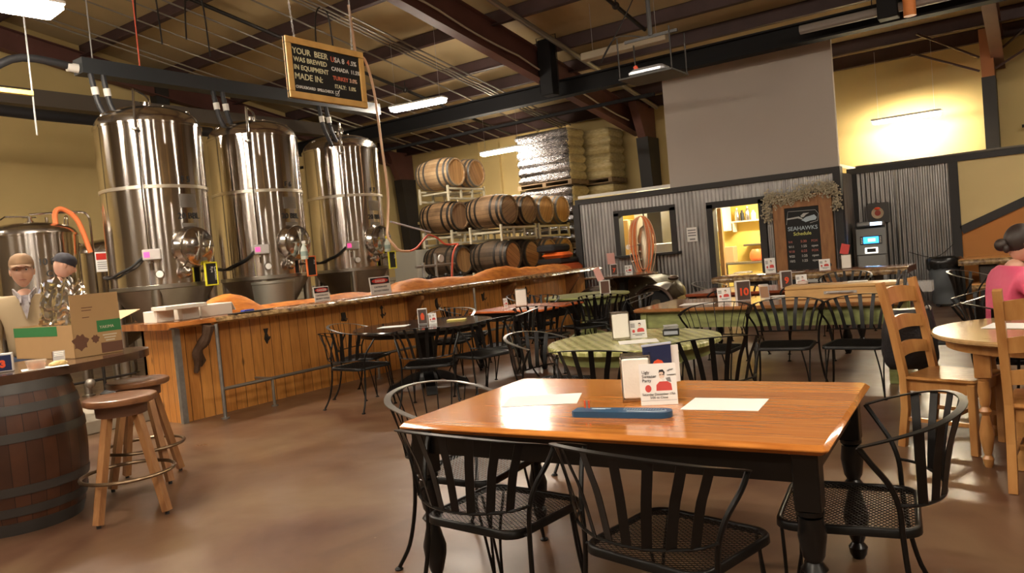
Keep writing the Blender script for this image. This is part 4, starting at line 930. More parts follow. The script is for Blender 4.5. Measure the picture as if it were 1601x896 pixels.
# ================================================================ tables
cherry=planks('cherry_top',(.68,.27,.055),(.40,.125,.022),1,.148,.14,.5,line=(.35,.10,.02),linew=.015,grain_axis=0,knots=False,var=.3)
blackwood=mat('black_wood',(.005,.0043,.004),.3,spec=.35)
def turned_leg(x,y,h,m,par,r=.04,sq=.2):
    pr=[(.018,0),(.026,.02),(.030,.05),(.018,.07),(.024,.09),(.038,.16),(.040,.20),(.026,.27),(.020,.30),(.034,.325),(.020,.35),(.028,.37),(.036,.44),(.030,.50),(.020,h-sq-.03),(.034,h-sq-.015),(.034,h-sq)]
    pr=[(a*r/.04,b) for a,b in pr]
    mb=MB().lathe(pr,20,(x,y,0)); mb.bbox(x-.042,x+.042,y-.042,y+.042,h-sq,h,.004); return mb.build('leg',m,par)
def rect_table(name,label,cat,x,y,deg,L,W_,h,topm,legm,apm,th=.03,round_=.015,group=None,legk='turned',ap=.11):
    t=thing(name,label,cat,(x,y,0),R(deg),group)
    MB().bbox(-L/2,L/2,-W_/2,W_/2,h-th,h,round_*.7).build('tabletop',topm,t)
    m_=MB(); a,b=L/2-.07,W_/2-.07
    m_.box(-a,a,-b,-b+.022,h-th-ap,h-th); m_.box(-a,a,b-.022,b,h-th-ap,h-th); m_.box(-a,-a+.022,-b,b,h-th-ap,h-th); m_.box(a-.022,a,-b,b,h-th-ap,h-th); m_.build('apron',apm,t,smooth=False)
    for sx in(-1,1):
        for sy in(-1,1):
            if legk=='turned': turned_leg(sx*(a-.012),sy*(b-.012),h-th,legm,t,.052)
            else: MB().bbox(sx*(a-.02)-.035,sx*(a-.02)+.035,sy*(b-.02)-.035,sy*(b-.02)+.035,0,h-th,.004).build('leg',legm,t)
    return t
rect_table('dining_table','large cherry-topped dining table with black turned legs filling the front of the photo','table',-1.494,2.975,3.2,1.765,1.09,.76,cherry,blackwood,blackwood,th=.035,round_=.022)
# black round table
def round_table(name,label,x,y,Rr,h,topm,basem,th=.035,apron=.07,foot='scroll',rx=1.0,deg=0,group=None,legs=None):
    t=thing(name,label,'table',(x,y,0),R(deg),group); S=Matrix.Diagonal((rx,1,1,1))
    MB().lathe([(Rr-.012,h-th),(Rr,h-th+.008),(Rr,h-.01),(Rr-.008,h),(.001,h)],72,M=S).build('tabletop',topm,t)
    if apron: MB().lathe([(Rr-.10,h-th-apron),(Rr-.08,h-th-apron),(Rr-.08,h-th),(Rr-.10,h-th)],56,M=S,cap=False).build('apron',basem,t)
    if legs:
        for sx in(-1,1):
            for sy in(-1,1): turned_leg(sx*legs,sy*legs,h-th,basem,t,.038)
        return t
    MB().lathe([(.16,.10),(.15,.14),(.12,.20),(.105,h-.25),(.11,h-.14),(.18,h-th)],8).build('pedestal',basem,t,ang=20)
    for k in range(4):
        a=PI/4+k*PI/2; d=V((math.cos(a),math.sin(a),0)); pts=smoothpts([d*.05+V((0,0,.17)),d*.18+V((0,0,.15)),d*.32+V((0,0,.075)),d*.42+V((0,0,.04)),d*.46+V((0,0,.05))],4)
        m_=MB().strip(pts,V((0,0,1)),.095,.11); m_.lathe([(.04,0),(.045,.01),(.04,.025)],12,tuple(d*.43)); m_.build('foot',basem,t)
    return t
round_table('round_table','black round pedestal table beside the pine bar',-5.86,6.53,.80,.75,mat('black_tabletop',(.02,.018,.016),.14,coat=.5),blackwood,apron=.05)
def weave():
    m,n,l,b=nt('green_weave'); tc=n.new('ShaderNodeTexCoord'); mp=n.new('ShaderNodeMapping'); mp.inputs['Rotation'].default_value=(0,0,R(28)); mp.inputs['Scale'].default_value=(15,42,1); l.new(tc.outputs['Object'],mp.inputs[0])
    ck=n.new('ShaderNodeTexChecker'); ck.inputs['Scale'].default_value=1; ck.inputs['Color1'].default_value=(.62,.60,.28,1); ck.inputs['Color2'].default_value=(.36,.37,.13,1); l.new(mp.outputs[0],ck.inputs['Vector'])
    nz=n.new('ShaderNodeTexNoise'); nz.inputs['Scale'].default_value=30; l.new(tc.outputs['Object'],nz.inputs['Vector']); mx=n.new('ShaderNodeMixRGB'); mx.blend_type='MULTIPLY'; mx.inputs[0].default_value=.3
    l.new(ck.outputs['Color'],mx.inputs[1]); l.new(nz.outputs['Fac'],mx.inputs[2]); l.new(mx.outputs[0],b.inputs['Base Color']); b.inputs['Roughness'].default_value=.2; return m
greenp=mat('distressed_green',(.30,.34,.12),.5,0,c2=(.16,.17,.06),scale=6,stretch=(1,1,3))
round_table('round_table','pale green round table with a woven pattern top',-2.53,5.12,.64,.745,weave(),greenp,th=.04,apron=.08)
maple=mat('maple_top',(.52,.32,.14),.22,0,noise_amt=.3,scale=5,stretch=(1,5,1),coat=.4); maplel=mat('honey_wood',(.48,.24,.075),.35,0,c2=(.36,.15,.04),scale=4,stretch=(5,5,1),coat=.3)
round_table('round_table','round light wood table with turned legs at the right edge of the photo',.06,5.40,.66,.75,maple,maplel,th=.03,apron=.06,legs=.37)
brownt=planks('brown_top',(.45,.22,.085),(.25,.10,.035),1,.2,.13,.4,line=(.2,.08,.02),linew=.01,grain_axis=0,knots=False,var=.3)
rect_table('long_table','long brown-topped table with a distressed green apron, carrying the number 10 sign','table',-2.335,7.95,0,2.57,1.14,.75,brownt,greenp,greenp,th=.04,legk='square',ap=.17)
redt=mat('red_tabletop',(.70,.17,.04),.25,0,c2=(.5,.09,.02),scale=4,coat=.3)
rect_table('square_table','small red-orange topped table near the bar','table',-5.62,8.32,0,1.15,1.05,.75,redt,blackwood,blackwood,th=.03)
round_table('round_table','plain green round table far back beside the bar',-5.62,9.95,.64,.76,mat('green_plain_top',(.42,.45,.17),.3,0,noise_amt=.2,coat=.3),greenp,th=.03,apron=.1)
rect_table('red_table','dark red wooden table with the number 9 sign, behind the long table','table',-2.75,9.6,0,1.95,1.0,.76,mat('dark_red_top',(.30,.07,.03),.18,0,noise_amt=.35,coat=.4),blackwood,mat('red_apron',(.35,.10,.04),.4),th=.04)
# live-edge tables
def live_table(name,label,x0,x1,y0,y1,h,th,topm,legs,cat='table'):
    cx_,cy_=(x0+x1)/2,(y0+y1)/2; t=thing(name,label,cat,(cx_,cy_,0)); mb=MB(); N=80; vs=[];fs=[]
    for i in range(N+1):
        x=x0-cx_+(x1-x0)*i/N; e=.03*noise.noise(V((x*3,x0,0)))+.015*noise.noise(V((x*11,x0,4)))
        ya=y0-cy_+e; yb=y1-cy_
        vs+=[(x,ya+.02,h-th),(x,ya,h-th*.6),(x,ya+.015,h-.01),(x,ya+.03,h),(x,yb,h),(x,yb,h-th)]
    for i in range(N):
        for k in range(6): fs.append((i*6+k,i*6+(k+1)%6,i*6+6+(k+1)%6,i*6+6+k))
    fs+=[(5,4,3,2,1,0),tuple(N*6+k for k in range(6))]
    mb.add(vs,fs); o=mb.build('top_slab',topm,t,ang=50); o.data.materials.append(bark)
    for p in o.data.polygons:
        if p.normal.y<-.5: p.material_index=1
    for lx in legs:
        MB().bbox(lx-cx_-.12,lx-cx_+.12,-(y1-y0)*.35,(y1-y0)*.35,0,h-th,.02).build('trestle',mat('dark_trestle',(.05,.035,.025),.5),t)
    return t
slabd=mat('dark_glossy_slab',(.30,.13,.06),.12,0,c2=(.17,.06,.03),scale=3,stretch=(.6,3,1),coat=.6)
live_table('live_edge_table','long dark live-edge table in front of the team chalkboard and cash machine',-4.35,-1.55,11.75,12.75,.80,.09,slabd,(-3.8,-2.1))
live_table('live_edge_table','live-edge table against the orange wall behind the woman in pink',-1.08,3.5,13.6,14.6,.76,.09,mat('orange_slab',(.62,.28,.09),.2,coat=.5),(-.7,2.5))
live_table('live_edge_bench','low live-edge bench in front of the orange wall table',-.85,2.2,12.35,12.8,.46,.07,mat('orange_slab',(1,1,1)),(-.6,1.6),'bench')
# dark round bar table with old truck front under it
round_table('high_table','dark oval high table standing over an old truck nose near the kitchen window',-6.15,12.2,.66,.93,mat('dark_brown_top',(.10,.055,.035),.15,coat=.6),blackwood,th=.03,apron=0)
# ------------------------------------------------ vintage truck nose
olive=mat('rusty_olive',(.17,.145,.085),.45,.3,c2=(.08,.055,.035),scale=7); rust=mat('rusty_fender',(.12,.07,.045),.4,.4,c2=(.05,.03,.02),scale=6)
t=thing('truck_nose','rusty front end of an old truck with round fenders, standing by the corrugated wall','vehicle part',(-5.95,12.98,0))
m_=MB(); prof=[]; 
for k in range(9): g=PI*k/8; prof.append((.62*math.cos(g) if 0 else .60*math.copysign(abs(math.cos(g))**.6,math.cos(g)),.60+.26*math.sin(g)**.7 if k not in(0,8) else .60))
poly=[(.60,.25)]+prof+[(-.60,.25)]
m_.prism(poly,-.45,.45,Matrix(((1,0,0,-.25),(0,0,1,0),(0,1,0,0),(0,0,0,1)))); m_.build('bonnet',olive,t)
rv=MB()
for x in(-.6,-.35,-.1,.12):
    for z in(.42,.55,.70): rv.sphere((x,-.46,z),.018,8,6)
rv.build('rivets',mat('bright_rivet',(.7,.65,.5),.3,.8),t)
for s,x in((1,.28),(-1,-.95)):
    m_=MB(); vs=[];fs=[]; N=16
    for i in range(N+1):
        g=R(-10)+R(200)*i/N
        for r_,y in((.36,-.62),(.40,-.60),(.43,-.45),(.43,-.1),(.39,-.1),(.36,-.45)): vs.append((x+r_*math.cos(g),y,.30+r_*math.sin(g)))
    for i in range(N):
        for k in range(6): fs.append((i*6+k,i*6+(k+1)%6,i*6+6+(k+1)%6,i*6+6+k))
    fs+=[(5,4,3,2,1,0),tuple(N*6+k for k in range(6))]
    m_.add(vs,fs).build('fender',rust,t,ang=50)
    Mx=Matrix.Translation((x,-.38,.30))@Matrix.Rotation(PI/2,4,'X'); m_=MB().lathe([(.001,-.07),(.12,-.07),(.14,-.08),(.27,-.09),(.30,-.06),(.30,.06),(.27,.09),(.001,.05)],28,M=Mx); m_.build('tyre',blackp,t)
Mx=Matrix.Translation((.70,-.45,.60))@Matrix.Rotation(R(60),4,'Y')@Matrix.Rotation(0,4,'Z'); 
m_=MB().lathe([(.001,-.22),(.06,-.19),(.12,-.08),(.145,.02),(.15,.06),(.13,.08),(.001,.11)],24,M=Mx); m_.cyl((.66,-.45,.1),(.66,-.45,.5),.03,8); m_.build('headlamp',olive,t)
MB().sphere((.62,-.42,.80),(.10,.07,.05),12,8).build('lamp_cap',rust,t)
# gas cylinder rack with hoses before the serving window
t=thing('hose_stand','steel cylinder stand draped with orange hoses in front of the serving window','hose stand',(-6.35,13.76,0))
MB().lathe([(.15,.02),(.16,.04),(.16,1.55),(.10,1.75),(.03,1.8),(.03,1.95),(.001,1.95)],24).build('cylinder',mat('dull_cylinder',(.45,.38,.28),.35,.8),t)
MB().tube([(0,0,1.9),(-.02,0,2.15)],.012,6).build('hook_rod',blackm,t)
for i in range(7):
    w_=.10+.028*i; d_=1.0+.06*((i*3)%5); pts=smoothpts([(0,-.16,1.98),(-w_*.8,-.20,1.80),(-w_,-.20,1.98-d_*.6),(-w_*.3,-.22,1.98-d_),(w_*.6,-.22,1.98-d_*.95),(w_*1.1,-.20,1.98-d_*.5),(w_*.8,-.19,1.84)],5,closed=True)
    MB().tube(pts,.011 if i<5 else .007,6,closed=True).build('hose_loop',orangehose if i%3 else clearhose,t)
for z in(1.1,1.25,1.4): MB().tube([(-.28,-.14,z),(-.05,-.17,z+.04)],.02,7).build('valve',steel2,t)
MB().lathe([(.05,0),(.05,.03)],14,(-.30,-.16,1.4),M=Matrix.Rotation(PI/2,4,'X')).build('gauge',white,t)
tag(MB().tube(smoothpts([(-.0,0,0)]*2,1),.01,4).build('x',None)) if 0 else None
# ================================================================ wooden ladder-back chairs
def ladder_chair(name):
    t=thing(name,'x','chair'); hw=.215
    prot=smoothpts([(-hw,-.2),(hw,-.2),(hw+.015,.21),(-hw-.015,.21)],3,closed=True) if 0 else None
    MB().bbox(-.225,.225,-.215,.225,.435,.46,.01).build('seat',maplel,t)
    m_=MB(); 
    for a,b,c,d in((-.20,.20,-.19,-.17),(-.20,.20,.17,.19),(-.20,-.18,-.19,.19),(.18,.20,-.19,.19)): m_.box(a,b,c,d,.365,.435)
    m_.build('seat_rail',maplel,t,smooth=False)
    for s in(-1,1):
        pts=[(s*.205,-.235,0),(s*.205,-.20,.25),(s*.205,-.20,.46),(s*.21,-.245,.75),(s*.215,-.31,1.06)]
        MB().strip(pts,(1,0,0),.042,.045).build('back_post',maplel,t,smooth=False)
        MB().bbox(s*.20-.022,s*.20+.022,.175,.219,0,.435,.004).build('front_leg',maplel,t)
        MB().box(s*.20-.01,s*.20+.01,-.2,.2,.17,.195).build('side_stretcher',maplel,t,smooth=False)
    MB().box(-.2,.2,-.01,.01,.17,.195).build('cross_stretcher',maplel,t,smooth=False)
    for z,h in((.60,.075),(.77,.08),(.95,.10)):
        vs=[];fs=[];N=10; yc=-.20-.31*.0-(z-.46)*.183
        for i in range(N+1):
            x=-.195+.39*i/N; bow=.028*(1-(x/.195)**2); up=.022*(1-(x/.195)**2)
            for dy,zz in((-.009,z-h/2+up*.6),(.009,z-h/2+up*.6),(.009,z+h/2+up),(-.009,z+h/2+up)): vs.append((x,yc-bow-(zz-z)*.18+dy,zz))
        for i in range(N):
            for k in range(4): fs.append((i*4+k,i*4+(k+1)%4,i*4+4+(k+1)%4,i*4+4+k))
        fs+=[(3,2,1,0),tuple(N*4+k for k in range(4))]
        MB().add(vs,fs).build('back_slat',maplel,t)
    return t
lc=ladder_chair('ladder_back_chair'); lc.location=(-.51,5.49,0); lc.rotation_euler=(0,0,R(-108)); lc['label']='honey wood ladder-back chair turned sideways with a black handbag hung on its back'; lc['group']='wooden ladder-back chairs'
dup(lc,(.04,4.80,0),R(-4),'honey wood ladder-back chair cut off by the right edge of the photo')
# handbag
leather=mat('black_leather',(.016,.016,.019),.35,bump=.4,bscale=60)
t=thing('handbag','large black leather handbag hanging from the back of the ladder-back chair','bag',(-.78,5.83,0),R(12))
vs=[];fs=[];K=28;rows=12
for i in range(rows+1):
    u=i/rows; z=.42+.42*u; wd=.20*(1-.25*u)*(1-.35*(1-u)**6); dp=.075*math.sin(PI*min(1,.15+.85*(1-u)))**.6+.012
    for k in range(K):
        g=2*PI*k/K; nn_=1+.07*noise.noise(V((math.cos(g)*2,math.sin(g)*2,u*4))); vs.append((wd*math.copysign(abs(math.cos(g))**.75,math.cos(g))*nn_,dp*math.sin(g)*nn_,z-.03*math.cos(g)**2*(1-u)*0))
for i in range(rows):
    for k in range(K): fs.append((i*K+k,i*K+(k+1)%K,i*K+K+(k+1)%K,i*K+K+k))
fs+=[tuple(range(K-1,-1,-1)),tuple(rows*K+k for k in range(K))]
MB().add(vs,fs).build('bag_body',leather,t,ang=70)
for s in(-1,1):
    MB().strip(smoothpts([(-.12,s*.03,.83),(-.08,s*.03,.96),(.0,s*.02,1.10),(.08,s*.03,.98),(.13,s*.03,.83)],6),(0,1,0),.03,.006).build('strap',leather,t)
    MB().lathe([(.018,-.003),(.022,0),(.018,.003)],14,(s*.12,-.03,.84),M=Matrix.Rotation(PI/2,4,'X')).build('buckle',chain,t)
# ================================================================ bar stools
stoolw=mat('stool_wood',(.40,.20,.08),.4,0,c2=(.28,.12,.045),scale=5,stretch=(6,6,1)); stoold=mat('stool_seat_wood',(.27,.12,.05),.3,0,c2=(.17,.07,.03),scale=4,stretch=(1,6,1),coat=.4)
def stool(name):
    t=thing(name,'x','stool'); h=.77
    MB().lathe([(.001,h-.05),(.195,h-.05),(.215,h-.04),(.22,h-.02),(.215,h-.005),(.20,h),(.12,h-.008),(.001,h-.015)],48).build('seat',stoold,t)
    MB().lathe([(.135,h-.12),(.15,h-.12),(.155,h-.05),(.001,h-.05)],40).build('swivel_drum',mat('stool_drum',(.12,.055,.03),.4),t)
    for k in range(4):
        a=PI/4+k*PI/2+R(10); d=V((math.cos(a),math.sin(a),0)); p0=d*.115+V((0,0,h-.10)); p1=d*.275+V((0,0,.02))
        MB().strip([p0,p1],V((-d.y,d.x,0)),.045,.045).build('leg',stoolw,t,smooth=False)
        MB().lathe([(.014,0),(.014,.02)],10,tuple(d*.272)).build('glide',blackp,t)
    rr_=.275
    MB().tube([(rr_*math.cos(g*PI/24),rr_*math.sin(g*PI/24),.27) for g in range(48)],.012,8,closed=True).build('foot_ring',mat('bronze_ring',(.22,.15,.09),.3,.9),t)
    return t
s1=stool('bar_stool'); s1.location=(-4.90,2.51,0); s1['label']='wooden bar stool with a round foot ring, nearer of the two beside the barrel table'; s1['group']='wooden bar stools'
s1.rotation_euler=(0,0,R(53))
dup(s1,(-5.58,3.0,0),R(38),'wooden bar stool half hidden behind the nearer stool')
# ================================================================ barrel table
t=thing('barrel_table','big dark oak barrel with grey hoops used as a table at the left edge','barrel table',(-5.56,2.12,0))
cask=stave_mat('cask_wood',(.085,.030,.013),(.035,.013,.007),30,.4)
f=lambda u:.355+.075*(1-(2*u-1)**2)
MB().lathe([(.33,.03),(.35,0)]+[(f(k/18),.93*k/18) for k in range(19)]+[(.33,.93)],64).build('staves',cask,t,ang=50)
for a,b in((0.0,.085),(.13,.19),(.27,.33),(.62,.68),(.80,.86),(.93,1.0)): MB().lathe([(f(a)+.001,.93*a),(f(a)+.006,.93*a),(f(b)+.006,.93*b),(f(b)+.001,.93*b)],64,cap=False).build('hoop',mat('cask_hoop',(.07,.065,.06),.45,.5),t)
vs=[];N=72
poly=[]
for k in range(N):
    g=2*PI*k/N; r_=1+.012*noise.noise(V((math.cos(g)*3,math.sin(g)*3,0))); x,y=.47*math.cos(g)*r_,.92*math.sin(g)*r_; an=R(10); poly.append((x*math.cos(an)-y*math.sin(an)-.15,x*math.sin(an)+y*math.cos(an)+.18))
MB().prism(poly,.93,.985).build('tabletop',mat('dark_slab_top',(.12,.06,.035),.2,0,c2=(.06,.03,.02),scale=4,coat=.5),t)
# ================================================================ small things
signred=mat('number_red',(.85,.10,.03),.5); navy=mat('sign_navy',(.02,.03,.09),.3); signbrown=mat('sign_brown',(.09,.06,.05),.4)
skin=mat('skin',(.66,.38,.27),.55); skinp=mat('print_skin',(.8,.6,.48),.7); redprint=mat('print_red',(.62,.07,.06),.7)
acryl=mat('acrylic_edge',(.75,.75,.75),.1,0,alpha=.35)
def facing(rz): return V((math.sin(rz),-math.cos(rz),0))
def tent_card(x,y,z,rz,label,w=.125,h=.15,detail=0,lean=.16):
    """stands on z, printed side faces local -y"""
    t=thing('tent_card',label,'table card',(x,y,z),rz,'sweater party table cards')
    M=Matrix.Rotation(-lean,4,'X')
    MB().bbox(-w/2,w/2,-.001,.001,0,h,.0003,M=M).build('front_leaf',paper,t,smooth=False)
    MB().bbox(-w/2,w/2,.055,.057,0,.0+h*.99,.0003,M=Matrix.Translation((0,0.002,0))@Matrix.Translation((0,.056,0))@Matrix.Rotation(lean*1.1,4,'X')@Matrix.Translation((0,-.056,0))).build('rear_leaf',paper,t,smooth=False) if 0 else None
    MB().add([(-w/2,0.0,0),(w/2,0,0),(w/2,.06,0),(-w/2,.06,0),(-w/2,0,.001),(w/2,0,.001),(w/2,.06,.001),(-w/2,.06,.001)],[(3,2,1,0),(4,5,6,7),(0,1,5,4),(1,2,6,5),(2,3,7,6),(3,0,4,7)]).build('foot_leaf',paper,t,smooth=False)
    P=lambda u,v,e=.0016:M@V((u*w/2,-e,v*h)); up=(M@V((0,0,1)))
    def blob(pts,m,e,name):
        Q=M@Matrix(((1,0,0,0),(0,0,-1,-e),(0,1,0,0),(0,0,0,1))); MB().prism([(a*w/2,b*h) for a,b in pts],0,.0004,Q).build(name,m,t,smooth=False)
    ell=lambda cx_,cy_,rx_,ry_,n_=14:[(cx_+rx_*math.cos(2*PI*k/n_),cy_+ry_*math.sin(2*PI*k/n_)) for k in range(n_)]
    blob([(-.12,.34),(.74,.34),(.70,.50),(.5,.56),(.08,.56),(-.10,.48)],redprint,.0012,'printed_sweater')
    blob(ell(.22,.72,.15,.10),skinp,.0012,'printed_face'); blob([(.06,.76),(.10,.84),(.30,.85),(.40,.78),(.34,.70),(.30,.79),(.12,.79)],inkb,.0017,'printed_hair')
    blob(ell(-.55,.40,.17,.09),redprint,.0012,'printed_badge')
    if detail:
        for s,v in(('Ugly',.76),('Sweater',.66),('Party',.56)): text(s,h*.105,inkb,P(-.86,v),(1,0,0),up,t,'printed_words')
        text('Saturday December 17th',h*.078,inkb,P(0,.235),(1,0,0),up,t,'printed_words','CENTER'); text('5:00 to Close',h*.078,inkb,P(0,.155),(1,0,0),up,t,'printed_words','CENTER')
        text('ugliest',h*.06,inkb,P(.52,.80),V((1,0,0))+up*.25,up,t,'printed_words'); text('sweaters',h*.06,inkb,P(.50,.70),(1,0,0),up,t,'printed_words')
        blob([(-.95,.105),(.95,.105),(.95,.112),(-.95,.112)],inkg,.0012,'fold_line'); blob([(.24,.56),(.20,.66),(.30,.64),(.36,.56)],white,.0014,'printed_collar')
        blob([(.5,.56),(.42,.64),(.66,.66),(.72,.54)],inkg,.0015,'printed_sleeve'); blob([(.10,.715),(.19,.715),(.19,.73),(.10,.73)],inkb,.002,'printed_glasses'); blob([(.24,.715),(.33,.715),(.33,.73),(.24,.73)],inkb,.002,'printed_glasses')
    else:
        for v in(.78,.70,.62): blob([(-.86,v),(-.35,v),(-.35,v+.035),(-.86,v+.035)],inkb,.0012,'printed_words')
        blob([(-.7,.22),(.75,.22),(.75,.25),(-.7,.25)],inkb,.0012,'printed_words'); blob([(-.4,.15),(.45,.15),(.45,.18),(-.4,.18)],inkb,.0012,'printed_words')
    return t
def number_sign(x,y,z,rz,num,label,w=.12,h=.2,face=signbrown,slack=False):
    t=thing('number_sign',label,'table number',(x,y,z),rz,'table number signs')
    MB().bbox(-w/2,w/2,-.03,.03,0,h,.004).build('holder',mat('holder_white',(.7,.68,.66),.25),t); MB().box(-w/2+.008,w/2-.008,-.032,-.03,.01,h-.012).build('face_card',face,t,smooth=False)
    text(num,h*.5,signred,(0,-.033,h*.28),(1,0,0),(0,0,1),t,'number','CENTER',off=.004); return t
def napkins(x,y,z,rz,label,s=1,face=True):
    t=thing('napkin_holder',label,'napkin holder',(x,y,z),rz); a,b,h=.055*s,.045*s,.185*s
    m_=MB(); m_.bbox(-a-.006,a+.006,-b,b,0,.012,.002); m_.bbox(-a-.006,-a,-b,b,0,h,.002); m_.bbox(a,a+.006,-b,b,0,h,.002); m_.bbox(-a-.006,a+.006,-b,b,h-.006,h,.002); m_.build('holder_body',steel,t,smooth=False)
    MB().bbox(-a+.002,a-.002,-b-.006,b+.004,.014,h-.012,.006).build('napkin_stack',mat('napkin_white',(.90,.86,.78),.8,bump=.3,bscale=30),t); return t
def sheet(x,y,z,rz,w,h,label,n=2):
    t=MB()
    for k in range(n): t.box(-w/2+.004*k,w/2-.003*k,-h/2-.003*k,h/2-.004*k,z_:=.0006*k,z_+.0007,Matrix.Rotation(.015*k,4,'Z'))
    o=t.build('paper_menu',paper,smooth=False); o.location=(x,y,z); o.rotation_euler=(0,0,rz); return tag(o,label,'paper')
T1=.7605
sheet(-1.95,2.95,T1,R(24),.35,.24,'sheet of white paper lying at the left of the front table')
sheet(-1.10,3.02,T1,R(6),.31,.23,'sheet of white paper lying at the right of the front table')
napkins(-1.50,3.04,T1,R(24),'steel napkin holder with crumpled white napkins on the front table',1.1)
# picture stand behind the card
t=thing('table_stand','upright blue picture stand leaning by the napkin holder on the front table','table stand',(-1.435,3.13,T1),R(52))
MB().bbox(-.07,.07,-.004,.004,0,.235,.002).build('panel',navy,t,smooth=False); text('0',.13,signred,(.0,-.005,.07),(1,0,0),(0,0,1),t,'red_numeral','CENTER',off=.006); MB().bbox(-.073,.073,-.006,.006,.228,.238,.002).build('top_edge',mat('pale_blue_edge',(.5,.55,.7),.4),t,smooth=False)
MB().bbox(.07,.115,.01,.015,.05,.22,.002).build('white_insert',paper,t,smooth=False)
tent_card(-1.36,2.955,T1,R(24),'white sweater-party card leaning in front of the napkin holder on the front table',.155,.175,detail=1)
# blue cribbage board
t=thing('cribbage_board','blue wooden game board with red and silver pegs lying on the front table','game board',(-1.42,2.735,T1),R(9)); blue=mat('board_blue',(.02,.085,.18),.4,noise_amt=.2)
poly=[(-.20,-.042),(.15,-.045)]+[(.155+.045*math.sin(k*PI/10),-.045*math.cos(k*PI/10)) for k in range(11)]+[(-.20,.04),(-.212,.03),(-.212,-.032)]
MB().prism(poly,0,.024).build('board',blue,t)
for i,c in enumerate((signred,chain,signred)): MB().cyl((-.175+.009*i,.028,.024),(-.175+.009*i,.028,.055),.0035,8).build('peg',c,t)
hw_=mat('board_white_print',(.55,.65,.7),.6)
text('~ DUNES ~',.016,hw_,(-.14,.012,.0245),(1,0,0),(0,1,0),t,'white_lettering') if 0 else None
for k in range(24): pass
m_=MB()
for k in range(30):
    g=k*.012; m_.lathe([(.0022,.0238),(.0022,.0246),(.0005,.0246)],6,(-.0+ (k%15)*.011,.02-.012*(k//15),0))
m_.build('peg_holes',hw_,t,smooth=False)
m_=MB().tube([(-.14,.018,.0243),(-.06,.02,.0243)],.0012,4); m_.tube([(-.14,.010,.0243),(-.08,.011,.0243)],.0012,4); m_.tube(smoothpts([(.02,-.02,.0243),(.12,-.025,.0243),(.175,-.01,.0243),(.165,.02,.0243)],5),.0013,4); m_.build('white_marking',hw_,t)
# green table
G=.746
napkins(-2.62,5.10,G,R(34),'chrome napkin holder on the pale green table',1.12)
tent_card(-2.50,5.16,G,R(34),'sweater-party card standing beside the napkin holder on the green table',.125,.135)
t=thing('coaster_caddy','small black caddy of coasters on the right of the green table','caddy',(-2.30,5.30,G),R(20)); MB().bbox(-.06,.06,-.05,.05,0,.05,.005).build('tray',blackp,t)
for k in range(3): MB().bbox(-.052,.052,-.045,.045,.052+.009*k,.059+.009*k,.002,M=Matrix.Rotation(.1*k,4,'Z')).build('coaster',mat('coaster_grey',(.4,.4,.4),.4),t)
MB().box(-.05,.05,-.0515,-.05,.012,.038).build('label_strip',mat('strip_grey',(.35,.38,.45),.4),t,smooth=False)
sheet(-2.42,4.98,G,R(30),.28,.2,'paper sheet lying in front of the napkin holder on the green table')
# black round table
B_=.751
number_sign(-5.83,6.50,B_,R(38),'','dark picture stand with a red figure on the black round table',.11,.18) 
for o_ in kids([o for o in COL.objects if o.get('label','').startswith('dark picture stand')][0]):
    if o_.name.startswith('number'): bpy.data.objects.remove(o_)
_s=[o for o in COL.objects if o.get('label','').startswith('dark picture stand')][0]
MB().prism([(-.018,.05),(.018,.05),(.022,.10),(.008,.13),(-.008,.13),(-.022,.10)],.0325,.0335,Matrix(((1,0,0,0),(0,0,-1,0),(0,1,0,0),(0,0,0,1))).copy()).build('red_figure',signred,_s,smooth=False)
tent_card(-5.70,6.52,B_,R(45),'small white card leaning against the stand on the black round table',.09,.12)
sheet(-6.12,6.32,B_,R(25),.34,.22,'white paper lying at the left of the black round table')
tag(MB().bbox(-.11,.11,-.07,.07,0,.012,.003).build('yellow_menu',mat('yellow_print',(.75,.6,.15),.5),loc=(-5.62,6.85,B_),rot=(0,0,R(30))),'yellow-edged menu on the far side of the black round table','menu')
# long table
Lz=.751
number_sign(-2.62,7.98,Lz,R(35),'10','table stand showing a red number 10 on the long table',.15,.215)
tent_card(-2.80,7.92,Lz,R(30),'sweater-party card standing left of the number 10 sign',.14,.15)
sheet(-3.05,7.80,Lz,R(8),.36,.24,'white paper lying at the left of the number 10 sign')
t=thing('menu_stand','clear angled menu stand right of the number 10 sign','menu stand',(-2.40,8.02,Lz),R(30)); MB().bbox(-.05,.05,-.002,.002,0,.17,.001,M=Matrix.Rotation(-.35,4,'X')).build('panel',acryl,t,smooth=False); MB().box(-.042,.042,-.004,-.002,.02,.14,Matrix.Rotation(-.35,4,'X')).build('insert',mat('brown_insert',(.3,.16,.08),.6),t,smooth=False)
sheet(-2.22,8.12,Lz,R(10),.28,.2,'thick pale booklet lying against the wooden case',n=5)
pinec=mat('pine_case',(.62,.38,.15),.4,noise_amt=.25,scale=4,stretch=(1,5,5))
t=thing('wooden_case','long light wood game case with a metal latch on the long table','case',(-1.63,8.0,Lz),R(2)); MB().bbox(-.52,.52,-.16,.16,0,.10,.006).build('case_body',pinec,t); MB().bbox(-.52,.52,-.16,.16,.102,.135,.006).build('lid',pinec,t)
m_=MB().tube([(-.12,-.163,.06),(-.10,-.185,.06),(.10,-.185,.06),(.12,-.163,.06)],.007,6); m_.bbox(-.15,.15,-.166,-.16,.045,.075,.002); m_.build('latch',chain,t)
tag(MB().bbox(-.09,.09,-.03,.03,0,.012,.003).build('white_remote',paper,loc=(-1.5,8.05,Lz+.136),rot=(0,0,R(5))),'thin white strip lying on the lid of the wooden case','paper strip')
tag(MB().bbox(-.05,.05,-.02,.02,0,.04,.008).build('peg_cup',mat('peg_cup_m',(.55,.45,.4),.5),loc=(-2.02,8.05,Lz+.136)),'tiny peg holder on the left end of the wooden case','holder')
